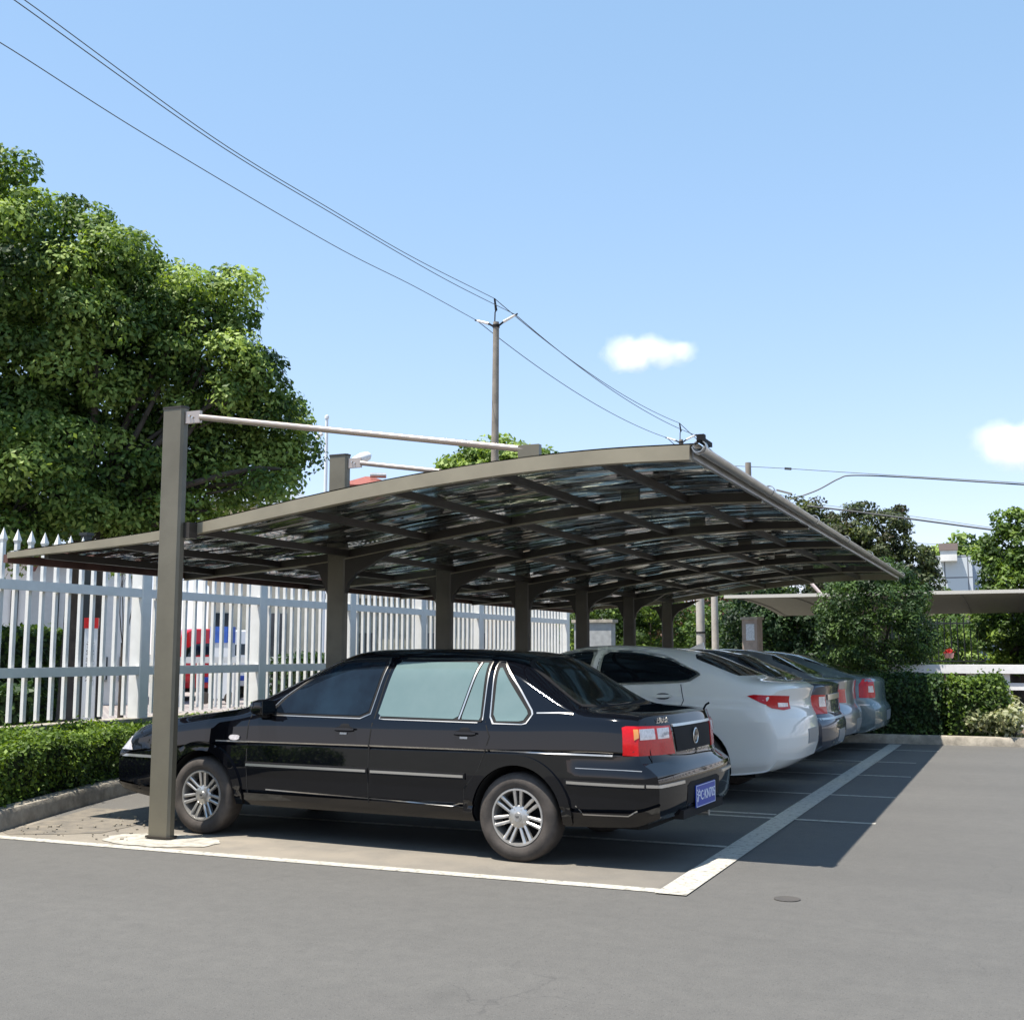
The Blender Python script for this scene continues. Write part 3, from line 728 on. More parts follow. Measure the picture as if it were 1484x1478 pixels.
# ---- the black sedan
fd_ = Vector((-math.cos(R_(3)), math.sin(R_(3)), 0)); nn_ = Vector((-math.sin(R_(3)), -math.cos(R_(3)), 0))
org = Vector((-3.21, 7.42, 0))-nn_*.835
c = Car(BASE | dict(ledge=.012, swf=.07, swr=.04, L1=3.90,
    top=BASE['top'][:-2]+[(3.6, .815), (3.90, .70)], belt=BASE['belt'][:-2]+[(3.6, .755), (3.90, .65)], bot=BASE['bot'][:-1]+[(3.9, .30)], w=BASE['w'][:-1]+[(3.9, .775)]), M['paint_black'], 'parked_car', 'long glossy black sedan with teal rear side windows, nearest car under the carport', 'car', org, R_(177))
blk = c; rt = c.root
for sd_ in (1, -1):
    P = c.pside(sd_)
    fr1 = [(2.17, .928), (2.05, 1.06), (1.82, 1.235), (1.63, 1.335), (1.50, 1.358), (1.165, 1.365), (1.215, .922)]
    gl1 = [(2.10, .95), (2.0, 1.065), (1.80, 1.215), (1.615, 1.31), (1.49, 1.328), (1.19, 1.335), (1.235, .945)]
    fr2 = [(1.13, .922), (1.115, 1.0), (1.075, 1.365), (.31, 1.36), (.27, .918)]
    gl2 = [(1.145, .945), (1.095, 1.335), (.405, 1.335), (.475, .94)]
    gl2b = [(.445, .94), (.375, 1.333), (.335, 1.333), (.292, .938)]
    fr3 = [(.275, 1.345), (.215, 1.345), (.03, 1.16), (-.11, .995), (-.065, .915), (.22, .915)]
    gl3 = [(.232, 1.295), (.212, 1.30), (.065, 1.14), (-.072, .993), (-.04, .938), (.19, .934)]
    f1 = c.panel('window', smooth_poly(fr1, 1, .08), P, M['chrome'], .003, .03)
    c.panel('rubber', smooth_poly([(1.0*a+.0, b) for a, b in [(2.155, .936), (2.04, 1.06), (1.815, 1.227), (1.628, 1.327), (1.50, 1.35), (1.172, 1.357), (1.222, .93)]], 1, .08), P, M['dark'], .007, .03, f1)
    c.panel('glass', smooth_poly(gl1, 1, .08), P, M['glass_blue'], .011, .03, f1)
    f2 = c.panel('window', smooth_poly(fr2, 1, .05), P, M['chrome'], .003, .03)
    c.panel('rubber', [(1.122, .93), (1.108, 1.0), (1.07, 1.357), (.318, 1.352), (.279, .926)], P, M['dark'], .007, .03, f2)
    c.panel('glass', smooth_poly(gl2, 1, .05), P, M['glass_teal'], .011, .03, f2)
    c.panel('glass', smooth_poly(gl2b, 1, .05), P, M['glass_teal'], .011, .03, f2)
    c.strip('divider', [(.46, .94), (.39, 1.335)], .012, P, M['chrome'], .014, f2)
    f3 = c.panel('window', smooth_poly(fr3, 1, .1), P, M['chrome'], .003, .04)
    c.panel('rubber', smooth_poly([(.265, 1.33), (.218, 1.333), (.04, 1.155), (-.096, .995), (-.058, .925), (.21, .925)], 1, .1), P, M['dark'], .007, .03, f3)
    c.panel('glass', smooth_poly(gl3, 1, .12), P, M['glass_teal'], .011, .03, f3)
    # door shut lines, sill line, fuel line
    seam = M['well']
    c.strip('door_seam', [(1.135, 1.37), (1.17, .94), (1.19, .75), (1.195, .33)], .009, P, seam, .0015, depth=.001)
    c.strip('door_seam', [(.25, .93), (.205, .83), (.235, .74), (.29, .60), (.40, .47), (.41, .335)], .008, P, seam, .0015, depth=.001)
    c.strip('door_seam', [(2.30, .93), (2.31, .75), (2.30, .34)], .008, P, seam, .0015, depth=.001)
    c.strip('sill_strip', [(2.12, .375), (.50, .345), (.44, .365), (.40, .365)], .008, P, M['steel'], .003)
    # bright side mouldings
    for a, b in (((2.30, .555), (1.205, .555)), ((1.165, .553), (.40, .552))):
        o = c.strip('side_moulding', [(a[0]+.01, a[1]), (b[0]-.01, b[1])], .045, P, M['dark'], .012); c.strip('chrome_strip', [a, b], .018, P, M['chrome'], .018, o)
    c.strip('crease_highlight', [(2.62, .724), (1.2, .733)], .010, P, M['steel'], .002); c.strip('crease_highlight', [(1.185, .733), (.22, .734)], .010, P, M['steel'], .002); c.strip('crease_highlight', [(.20, .734), (-.70, .732)], .010, P, M['steel'], .002)  # pale strips laid on for the highlight along the body crease
    o = c.strip('bumper_moulding', [(-.36, .548), (-.6, .546), (-.86, .544), (-.93, .544)], .04, P, M['dark'], .010)
    c.strip('chrome_strip', [(-.38, .550), (-.6, .548), (-.86, .546), (-.92, .546)], .018, P, M['chrome'], .016, o)
    c.strip('bumper_line', [(-.44, .40), (-.49, .345), (-.80, .35), (-.86, .385)], .008, P, M['steel'], .003)
    c.strip('bumper_seam', [(-.43, .645), (-.78, .643), (-.9, .64)], .004, P, M['steel'], .002)
    c.strip('bumper_moulding', [(3.74, .575), (3.2, .575)], .02, P, M['steel'], .008)
    # flared wheel arch lips
    for xw in (0, 2.76):
        a0, a1 = (-12, 190); cz = .307
        rin, rout = .338, .408
        pl = [(xw+rin*math.cos(R_(t)), cz+rin*math.sin(R_(t))) for t in np.linspace(a0, a1, 36)]+[(xw+rout*math.cos(R_(t)), cz+rout*1.0*math.sin(R_(t))) for t in np.linspace(a1, a0, 36)]
        pl = [(x, max(z, .25)) for x, z in pl]
        c.panel('arch_lip', pl, P, M['paint_black'], .016, .03, depth=.012)
    # handles
    for hx in (1.41, .40):
        r1 = c.panel('door_handle', smooth_poly([(hx-.085, .825), (hx+.085, .825), (hx+.085, .855), (hx+.045, .862), (hx+.03, .885), (hx-.03, .885), (hx-.045, .862), (hx-.085, .855)], 1, .2), P, M['dark'], .004, .02)
        c.panel('grip', smooth_poly([(hx-.095, .838), (hx+.09, .838), (hx+.09, .856), (hx-.095, .856)], 1, .2), P, M['paint_black'], .026, .02, r1, depth=-.004)
        c.strip('lock', [(hx-.025, .815), (hx+.035, .815)], .014, P, M['steel'], .008, r1)
    c.panel('side_indicator', smooth_poly([(2.38, .735), (2.48, .735), (2.48, .775), (2.38, .775)], 2, .25), P, M['clear_lens'], .012, .02)
    # mirror
    mx, my, mz = 2.15, sd_*.87, .99
    mb = MB(); n = 12
    rings_ = [(-.065, .80), (-.05, .98), (.0, 1.0), (.05, .82), (.085, .45)]
    vsx = []
    for dx, k in rings_:
        for j in range(n):
            t = 2*math.pi*j/n; cy = abs(math.cos(t))**.6*math.copysign(1, math.cos(t)); sz = abs(math.sin(t))**.6*math.copysign(1, math.sin(t))
            vsx.append((mx+dx, my+.090*k*cy, mz+.062*k*sz))
    fs = [(i*n+j, i*n+(j+1) % n, (i+1)*n+(j+1) % n, (i+1)*n+j) for i in range(len(rings_)-1) for j in range(n)]+[tuple(range(n))[::-1], tuple((len(rings_)-1)*n+j for j in range(n))]
    if sd_ < 0: pass
    mo = mk('side_mirror', vsx, fs, M['paint_black'], rt, 40)
    MB().box((mx+.01, sd_*.80, mz-.055), (.08, .10, .05)).build('mirror_foot', M['dark'], mo)
    MB().box((mx-.067, my, mz), (.004, .16, .10)).build('mirror_glass', M['glass_dark'], mo)
# screens
PT = c.ptop()
o = c.panel('rear_window', smooth_poly([(-.415, .62), (-.33, .62), (.03, .53), (.075, .48), (.09, 0), (.075, -.48), (.03, -.53), (-.33, -.62), (-.415, -.62), (-.45, -.3), (-.46, 0), (-.45, .3)], 1, .15), PT, M['dark'], .003, .06)
c.panel('glass', smooth_poly([(-.39, .58), (-.31, .58), (.01, .49), (.05, .45), (.065, 0), (.05, -.45), (.01, -.49), (-.31, -.58), (-.39, -.58), (-.425, -.3), (-.435, 0), (-.425, .3)], 1, .15), PT, PM('rear_screen_glass', (.008, .010, .009), .06, spec=.6, noise=.3), .005, .06, o)
o = c.panel('windscreen', smooth_poly([(1.72, .50), (2.28, .66), (2.40, .55), (2.44, 0), (2.40, -.55), (2.28, -.66), (1.72, -.50), (1.68, 0)], 1, .1), PT, M['glass_dark'], .004, .08)
c.strip('bonnet_seam', [(3.70, .60), (2.95, .72), (2.42, .745)], .008, PT, M['well'], .0015, depth=.001)
c.strip('bonnet_seam', [(3.70, -.60), (2.95, -.72), (2.42, -.745)], .008, PT, M['well'], .0015, depth=.001)
c.strip('boot_seam', [(-.93, .70), (-.55, .70), (-.50, .62), (-.50, 0), (-.50, -.62), (-.55, -.70), (-.93, -.70)], .008, PT, M['well'], .0015, depth=.001)
for sd_ in (1, -1):    # chrome at the foot of the C pillar
    c.strip('pillar_trim', [(-.13, .995), (-.30, 1.0), (-.40, .995)], .008, c.pside(sd_), M['chrome'], .004)
# rear face
PR = c.prear()
for sd_ in (1, -1):
    PC = c.pcorner(-.45, .40, sd_)
    lm = c.panel('tail_lamp', [(a, z) for a, z in ((1, .728), (53, .735), (53, .915), (50, .925), (5, .915))], PC, M['red_lens'], .006, .5, scale=(.1, 10), depth=.01)
    cl = c.panel('reversing_lens', [(9, .835), (42, .835), (42, .905), (8, .905)], PC, M['clear_lens'], .009, .5, lm, scale=(.1, 10))
    c.strip('lens_divider', [(36.5, .83), (37.5, .91)], .03, PC, M['red_lens'], .0105, cl, st=.5) if False else None
    c.panel('lens_divider', [(24, .835), (26.5, .835), (27, .906), (24.5, .906)], PC, M['red_lens'], .0105, .5, cl, scale=(.1, 10))
    c.panel('amber_lens', [(43, .85), (46, .835), (46, .905), (43, .905)], PC, M['amber_lens'], .009, .5, lm, scale=(.1, 10))
gar = c.panel('rear_garnish', [(-.37, .738), (.37, .738), (.40, .905), (-.40, .905)], PR, M['dark'], .006, .06)
c.strip('chrome_strip', [(-.41, .915), (.41, .915)], .018, PR, M['chrome'], .012, gar)
ring = MB(); ring.lathe([(.050, -.004), (.058, 0), (.050, .004), (.044, 0)], 32, (0, 0, 0), 'X', closed=True)
vx, fx = text_geo('W', .062, .0025); Mx = Matrix.Rotation(R_(-90), 4, 'Z') @ Matrix.Rotation(R_(90), 4, 'X')
ring.add([Mx @ v + Vector((0, 0, -.016)) for v in vx], fx)
vx, fx = text_geo('V', .05, .0025); ring.add([Mx @ v + Vector((0, 0, .022)) for v in vx], fx)
eo = ring.build('emblem', M['chrome'], gar, 30); eo.location = (-1.06+.052-.006, .0, .822)
PRx = c.bvh.ray_cast(Vector((-4, 0, .822)), Vector((1, 0, 0)))[0].x; eo.location = (PRx-.012, 0, .822)
def badge(txt, y, z, size, mat, parent, rot=0):
    h = c.bvh.ray_cast(Vector((-4, y, z)), Vector((1, 0, 0)))
    vx, fx = text_geo(txt, size, .002)
    nrm = h[1]; ang = math.atan2(nrm.y, nrm.x)-math.pi
    Mx = Matrix.Translation(h[0]+nrm*.004) @ Matrix.Rotation(ang, 4, 'Z') @ Matrix.Rotation(R_(-90), 4, 'Z') @ Matrix.Rotation(R_(90), 4, 'X')
    return mk('badge', [Mx @ v for v in vx], fx, mat, parent)
badge('上海大众', .52, .948, .042, M['chrome'], rt)
badge('3000', -.50, .685, .035, M['chrome'], rt)
MB().lathe([(0, -.004), (.012, -.004), (.012, .004), (0, .004)], 12, (PRx-.004, 0, .70), 'X').build('boot_lock', M['steel'], rt, 30)
bx = c.bvh.ray_cast(Vector((-4, .1, .42)), Vector((1, 0, 0)))[0].x
rec = c.panel('plate_recess', smooth_poly([(-.36, .33), (.36, .33), (.36, .535), (-.36, .535)], 1, .1), PR, M['dark'], .003, .06)
pl = MB().box((bx-.012, 0, .425), (.008, .44, .15)).build('number_plate', M['plate_blue'], rt)
def plate_text(txt, parent, x, z, size, mat):
    vx, fx = text_geo(txt, size, .001); Mx = Matrix.Translation((x, 0, z)) @ Matrix.Rotation(R_(-90), 4, 'Z') @ Matrix.Rotation(R_(90), 4, 'X') @ Matrix.Scale(.92, 4, (1, 0, 0))
    return mk('plate_lettering', [Mx @ v for v in vx], fx, mat, parent)
plate_text('沪C·KN705', pl, bx-.0175, .422, .094, M['plate_white'])
bo = MB().beam((bx-.017, -.215, .495), (bx-.017, .215, .495), .002, .003).beam((bx-.017, -.215, .355), (bx-.017, .215, .355), .002, .003).beam((bx-.017, -.215, .355), (bx-.017, -.215, .495), .002, .003, (0, 1, 0)).beam((bx-.017, .215, .355), (bx-.017, .215, .495), .002, .003, (0, 1, 0)).build('plate_border', M['plate_white'], pl)
for sd_ in (1, -1):
    c.panel('bumper_moulding', [(3, .537), (49, .537), (49, .556), (3, .556)], c.pcorner(-.45, .40, sd_), M['chrome'], .012, .25, scale=(.1, 10))
# front lamps and grille
PF = c.pfront()
for sd_ in (1, -1):
    def pcf(u, v, sd_=sd_):
        a = R_(u); d = Vector((-math.cos(a), -sd_*math.sin(a), 0)); cc = Vector((3.28, .40*sd_, v)); return cc-d*3, d
    c.panel('headlamp', [(8, .62), (60, .62), (50, .72), (12, .715)], pcf, M['clear_lens'], .006, .5, scale=(.1, 10))
c.panel('grille', [(-.40, .62), (.40, .62), (.36, .70), (-.36, .70)], PF, M['dark'], .005, .06)
MB().box((bx+.04, 0, .33), (.08, .9, .06)).build('rear_valance', M['dark'], rt)
MB().tube([(-.62, -.35, .24), (-.98, -.35, .25)], .024, 12).build('exhaust_pipe', M['steel'], rt, 40)
MB().box((-.35, 0, .27), (.9, 1.0, .10), bev=.05).box((1.4, 0, .27), (1.9, 1.25, .1)).build('underbody', M['well'], rt)
c.wheels('twin')
# small aerial on the boot edge
MB().tube([(-.93, -.42, .985), (-.95, -.42, 1.02), (-.975, -.42, 1.035)], .008, 8).build('aerial', M['dark'], rt, 40)
M['plate_dull'] = PM('plate_dull', (.16, .19, .21), .4)
def finish_car(c, wins, lamp, lamp2, rear_win, front_win, plate=None, seams=(), handles=(), pane=None, wheels='five', arc=(.0, .0)):
    for sd_ in (1, -1):
        P = c.pside(sd_)
        for fr, gl in wins:
            f = c.panel('window', smooth_poly(fr, 1, .12), P, M['chrome'], .003, .04)
            c.panel('glass', smooth_poly(gl, 1, .12), P, M['glass_dark'], .008, .04, f)
        for sm_ in seams: c.strip('door_seam', sm_, .008, P, M['well'], .0015, depth=.001)
        for hx, hz in handles:
            h = c.panel('door_handle', smooth_poly([(hx-.09, hz-.012), (hx+.09, hz-.016), (hx+.09, hz+.016), (hx-.09, hz+.02)], 1, .25), P, c.paint, .03, .03, depth=-.004)
            c.panel('recess', smooth_poly([(hx-.07, hz-.03), (hx+.07, hz-.03), (hx+.07, hz+.03), (hx-.07, hz+.03)], 2, .25), P, M['dark'], .002, .03, h)
        cx, cy, poly = lamp
        lm = c.panel('tail_lamp', poly, c.pcorner(cx, cy, sd_), M['red_lens'], .006, .5, scale=(.1, 10), depth=.01)
        if lamp2: c.panel('clear_lens', lamp2, c.pcorner(cx, cy, sd_), M['clear_lens'], .010, .4, lm, scale=(.1, 10))
        def pcf(u, v, sd_=sd_):
            a = R_(u); d = Vector((-math.cos(a), -sd_*math.sin(a), 0)); cc = Vector((c.sp['L1']-.65, .40*sd_, v)); return cc-d*3, d
        c.panel('headlamp', [(12, .62), (55, .64), (52, .75), (14, .70)], pcf, M['clear_lens'], .006, .5, scale=(.1, 10))
        mx = c.sp.get('mx', 2.1); mz = 1.03
        mb = MB(); mb.box((mx, sd_*(c.sp['hw']+.07), mz), (.12, .19, .12), bev=.04); mo = mb.build('side_mirror', c.paint, c.root, 40)
        MB().box((mx+.02, sd_*(c.sp['hw']-.04), mz-.05), (.06, .12, .03)).build('mirror_foot', M['dark'], mo)
    PT = c.ptop(); sy = lambda H: H+[(x, -y) for x, y in H[::-1]]
    f = c.panel('rear_window', smooth_poly(sy(rear_win), 1, .12), PT, M['glass_dark'], .004, .06)
    c.panel('windscreen', smooth_poly(sy(front_win), 1, .12), PT, M['glass_dark'], .004, .08)
    z_ = plate[0]; pl = c.panel('number_plate', [(-.22, z_-.07), (.22, z_-.07), (.22, z_+.07), (-.22, z_+.07)], c.prear(), plate[1], .006, .1)
    MB().box((.9, 0, .27), (2.9, 1.2, .10)).build('underbody', M['well'], c.root)
    c.wheels(wheels); return pl
WHITE = BASE | dict(L0=-1.0, L1=3.75, hw=.915, wb=2.74, rw=.335, arch=.385, rim=.225, tw=.22, ne=4.2, tumble=.40, xc=1.0, smooth=.06, ledge=0, sharp=30,
    top=[(-1.0, 1.07), (-.93, 1.115), (-.6, 1.135), (-.5, 1.15), (-.1, 1.335), (.08, 1.405), (.4, 1.455), (.9, 1.485), (1.25, 1.475), (1.55, 1.42), (2.0, 1.24), (2.55, 1.03), (3.2, .93), (3.5, .84), (3.75, .70)],
    belt=[(-1.0, 1.01), (-.5, 1.06), (0, 1.075), (1, 1.045), (2.3, .99), (3, .90), (3.5, .76), (3.75, .64)],
    bot=[(-1.0, .40), (-.85, .30), (-.4, .25), (0, .24), (2.7, .22), (3.75, .26)],
    w=[(-1.0, .845), (-.8, .89), (-.4, .912), (0, .915), (.6, .905), (2.2, .905), (2.9, .91), (3.4, .86), (3.75, .76)],
    rear=[(.2, .16), (.36, .06), (.5, .01), (.62, 0), (.78, .015), (.86, .06), (.95, .07), (1.06, .03), (1.12, .02), (1.3, .1)],
    Rr=((.6, .19), (.9, .23)), Rf=.32,
    side=[(0, .07), (.08, .035), (.16, .025), (.3, .02), (.62, .0), (.80, .010), (.83, .022), (.90, .032), (1, .065)])
wc = Car(WHITE, M['paint_white'], 'parked_car', 'white sedan with wraparound red tail lamps, parked just beyond the black sedan', 'car', (-2.96, 11.95, 0), R_(179.0), 'cars parked beyond the black sedan under the carport')
plt = finish_car(wc, [([(-.10, 1.20), (.03, 1.115), (.92, 1.075), (.98, 1.08), (.98, 1.435), (.6, 1.425), (.28, 1.365)], [(-.06, 1.205), (.04, 1.14), (.92, 1.10), (.955, 1.10), (.955, 1.415), (.6, 1.405), (.28, 1.345)]),
                 ([(1.05, 1.07), (2.12, 1.03), (1.95, 1.16), (1.55, 1.36), (1.3, 1.43), (1.05, 1.44)], [(1.075, 1.095), (2.03, 1.055), (1.9, 1.16), (1.55, 1.335), (1.3, 1.41), (1.075, 1.415)])],
    (-.35, .45, [(64, 1.0), (57, 1.012), (40, 1.005), (12, .995), (9, .875), (22, .865), (38, .885), (52, .94)]), [(14, .895), (30, .895), (30, .935), (14, .93)],
    [(-.45, 0), (-.44, .35), (-.40, .56), (.02, .54), (.07, .40), (.11, 0)], [(1.62, 0), (1.64, .50), (2.25, .66), (2.42, .4), (2.48, 0)],
    (.60, M['plate_dull']), [[(.99, 1.43), (1.0, 1.06), (1.02, .7), (1.0, .34)], [(.10, 1.10), (.06, .95), (.14, .72), (.32, .6)]], [(.27, .985), (1.25, .96)])
plate_text('A·8R216', plt, -.0, .66, .08, M['dark']) if False else None
MB().prism([(-.04, 0), (.14, 0), (-.02, .07)], -.01, .01, Matrix.Translation((.12, 0, 1.44)) @ Matrix.Rotation(R_(90), 4, 'X')).build('roof_aerial', M['paint_white'], wc.root)
GREY = BASE | dict(L0=-1.02, L1=3.55, hw=.875, wb=2.6, rw=.31, arch=.355, rim=.205, ne=4.5, tumble=.40, sharp=30, ledge=0,
    top=[(-1.02, 1.03), (-.93, 1.06), (-.6, 1.08), (-.5, 1.09), (-.1, 1.28), (.12, 1.385), (.4, 1.44), (.8, 1.46), (1.2, 1.45), (1.5, 1.39), (1.9, 1.22), (2.4, 1.0), (3.1, .90), (3.4, .80), (3.55, .70)],
    belt=[(-1.02, .985), (-.5, 1.01), (0, 1.01), (1, .99), (2.3, .96), (3, .86), (3.4, .74), (3.55, .66)],
    bot=[(-1.02, .36), (-.85, .28), (-.4, .24), (2.7, .22), (3.55, .28)],
    w=[(-1.02, .80), (-.8, .85), (-.3, .873), (2.2, .872), (2.9, .86), (3.3, .81), (3.55, .74)],
    rear=[(.2, .14), (.32, .05), (.45, .005), (.6, 0), (.66, .02), (.70, .07), (.9, .085), (1.04, .06), (1.1, .07), (1.3, .14)],
    Rr=((.62, .11), (.75, .15)), Rf=.25,
    side=[(0, .06), (.08, .03), (.3, .015), (.6, .0), (.66, .002), (.70, .012), (.9, .025), (1, .055)])
gw = [([(-.05, 1.10), (.05, 1.03), (.90, 1.01), (.95, 1.01), (.95, 1.40), (.55, 1.395), (.25, 1.34)], [(-.01, 1.11), (.07, 1.055), (.89, 1.035), (.925, 1.035), (.925, 1.38), (.55, 1.375), (.26, 1.32)]),
      ([(1.02, 1.005), (2.05, .985), (1.85, 1.15), (1.5, 1.33), (1.25, 1.395), (1.02, 1.40)], [(1.045, 1.03), (1.97, 1.01), (1.82, 1.14), (1.48, 1.31), (1.25, 1.375), (1.045, 1.38)])]
grw = [(-.44, 0), (-.43, .35), (-.39, .56), (.06, .53), (.10, .40), (.13, 0)]; gfw = [(1.58, 0), (1.60, .50), (2.15, .66), (2.30, .4), (2.36, 0)]
gs = [[(.98, 1.40), (1.0, .98), (1.0, .34)], [(.12, 1.02), (.1, .85), (.3, .6)]]
GRP = 'cars parked beyond the black sedan under the carport'
g3 = Car(GREY, M['paint_grey'], 'parked_car', 'dark grey sedan with triangular red and clear tail lamps, beside the white sedan', 'car', (-3.02, 14.22, 0), R_(179.5), GRP)
finish_car(g3, gw, (-.40, .42, [(56, .725), (44, .92), (38, .935), (7, .93), (5, .72)]), [(8, .80), (26, .80), (26, .91), (10, .91)], grw, gfw, (.46, M['plate_dull']), gs, [(.25, .93), (1.2, .91)])
for sd_ in (1, -1): g3.strip('bumper_strip', [(-.50, .665), (-.85, .668), (-.95, .668)], .022, g3.pside(sd_), M['chrome'], .006)
g3.strip('bumper_strip', [(-.7, .668), (.7, .668)], .022, g3.prear(), M['chrome'], .006)
g3.panel('boot_garnish', [(-.40, .87), (.40, .87), (.42, .93), (-.42, .93)], g3.prear(), M['chrome'], .01, .08)
g4 = Car(GREY | dict(hw=.85, L0=-.98), M['paint_silver'], 'parked_car', 'pale silver sedan mostly hidden between the dark grey sedan and the blue grey car', 'car', (-3.08, 16.55, 0), R_(180), GRP)
finish_car(g4, gw, (-.40, .42, [(50, .76), (50, .93), (10, .93), (8, .75)]), None, grw, gfw, (.46, M['plate_dull']), gs, [(.25, .93), (1.2, .91)])
BLUE = GREY | dict(L0=-.98, hw=.88, top=[(-.98, .99), (-.9, 1.05), (-.65, 1.075), (-.5, 1.10), (-.1, 1.26), (.3, 1.38), (.6, 1.425), (1.0, 1.44), (1.3, 1.42), (1.6, 1.34), (2.0, 1.17), (2.4, 1.0), (3.1, .90), (3.4, .80), (3.55, .70)],
    rear=[(.2, .14), (.32, .05), (.45, .005), (.6, 0), (.64, .02), (.68, .06), (.85, .07), (1.0, .07), (1.1, .09), (1.3, .14)])
g5 = Car(BLUE, M['paint_blue'], 'parked_car', 'blue grey liftback with squarish red tail lamps, farthest car beside the end hedge', 'car', (-2.88, 18.33, 0), R_(180), GRP)
finish_car(g5, [([(-.05, 1.10), (.05, 1.03), (.90, 1.01), (.95, 1.01), (.95, 1.38), (.6, 1.365), (.28, 1.29)], [(-.01, 1.11), (.07, 1.055), (.89, 1.035), (.925, 1.035), (.925, 1.36), (.6, 1.345), (.28, 1.27)]), ([(1.02, 1.005), (2.05, .985), (1.85, 1.13), (1.5, 1.31), (1.25, 1.375), (1.02, 1.38)], [(1.045, 1.03), (1.97, 1.01), (1.82, 1.12), (1.48, 1.29), (1.25, 1.355), (1.045, 1.36)])],
    (-.40, .42, [(58, .765), (57, .95), (48, 1.03), (26, 1.03), (20, .80), (24, .76)]), [(26, .84), (42, .84), (42, .93), (29, .93)], [(-.58, 0), (-.57, .35), (-.5, .56), (.12, .53), (.2, .4), (.24, 0)], gfw, (.50, M['plate_dull']), gs, [(.25, .93), (1.2, .91)])
for sd_ in (1, -1): g5.strip('bumper_strip', [(-.48, .665), (-.80, .665), (-.88, .665)], .02, g5.pside(sd_), M['steel'], .005)
# ------------------------------------------------------------------ foliage
def leaf_quads(C, Nn, size, aspect=.55, droop=.0):
    """C (n,3) centres, Nn (n,3) unit normals, size (n,) -> vertices (4n,3): lozenge leaves"""
    n = len(C); r = rng.normal(size=(n, 3)); t = np.cross(Nn, r); t /= np.linalg.norm(t, axis=1, keepdims=True)+1e-9
    b = np.cross(Nn, t); s = size[:, None]
    V = np.stack([C-t*s*.5, C+b*s*aspect*.5-Nn*s*.06, C+t*s*.5-Nn*s*droop, C-b*s*aspect*.5-Nn*s*.06], axis=1)
    return V.reshape(-1, 3)
def leaves_obj(name, C, Nn, size, tint, mat, parent=None, origin=(0, 0, 0), aspect=.55):
    V = leaf_quads(C, Nn, size, aspect)-np.array(origin); n = len(C)
    me = bpy.data.meshes.new(name); me.vertices.add(4*n); me.vertices.foreach_set('co', V.astype(np.float32).ravel())
    me.loops.add(4*n); me.loops.foreach_set('vertex_index', np.arange(4*n, dtype=np.int32))
    me.polygons.add(n); me.polygons.foreach_set('loop_start', np.arange(0, 4*n, 4, dtype=np.int32)); me.polygons.foreach_set('loop_total', np.full(n, 4, dtype=np.int32))
    me.update(calc_edges=True)
    a = me.attributes.new('tint', 'FLOAT', 'FACE'); a.data.foreach_set('value', np.clip(tint, 0, 1).astype(np.float32))
    me.materials.append(mat); o = bpy.data.objects.new(name, me); COL.objects.link(o)
    if parent is not None: o.parent = parent
    else: o.location = origin
    return o
def unit(a): return a/(np.linalg.norm(a, axis=1, keepdims=True)+1e-9)
def blobs_to_leaves(blobs, clump_r, clumps_per_m2, leaves_per, leaf, seed=0, hollow=.25, light=.5):
    """blobs: list of (centre, (rx,ry,rz)). Clumps sit over each blob's surface with some inside; leaves sit on each clump's shell"""
    g = np.random.default_rng(seed); Cs = []; Ns = []; Ss = []; Ts = []
    B = [(np.array(c), np.array(r)) for c, r in blobs]
    for c, r in B:
        area = 4*math.pi*((r[0]*r[1])**1.6/3+(r[0]*r[2])**1.6/3+(r[1]*r[2])**1.6/3)**(1/1.6); k = max(3, int(area*clumps_per_m2))
        d = unit(g.normal(size=(k, 3))); rad = np.where(g.random(k) < hollow, g.uniform(.35, .85, k), g.uniform(.84, 1.06, k))
        P = c+d*r*rad[:, None]
        keep = np.ones(k, bool)
        for c2, r2 in B:
            if c2 is c: continue
            keep &= (((P-c2)/r2)**2).sum(1) > .45
        P = P[keep]; d = d[keep]
        for p, dd in zip(P, d):
            cr = clump_r*g.uniform(.55, 1.25); m = int(leaves_per*g.uniform(.7, 1.3)*(cr/clump_r)**2)
            e = unit(g.normal(size=(m, 3))+dd*.35+np.array([0, 0, .35])); q = p+e*cr*np.array([1, 1, .72])*g.uniform(.6, 1.08, m)[:, None]
            nn = unit(e*.9+np.array([0, 0, .35])+g.normal(size=(m, 3))*.45)
            t0 = g.normal(light, .22)
            Cs.append(q); Ns.append(nn); Ss.append(leaf*g.uniform(.6, 1.35, m)); Ts.append(t0+g.normal(0, .13, m))
    return np.concatenate(Cs), np.concatenate(Ns), np.concatenate(Ss), np.concatenate(Ts)
def limb(mb, a, b, r0, r1, bend=.12, n=7):
    a = np.array(a, float); b = np.array(b, float); L_ = np.linalg.norm(b-a); off = rng.normal(size=3)*L_*bend; pts = []
    for i in range(n):
        t = i/(n-1); pts.append(a+(b-a)*t+off*math.sin(math.pi*t)+np.array([0, 0, L_*.08*math.sin(math.pi*t)]))
    mb.tube(pts, list(np.linspace(r0, r1, n)), 8); return pts
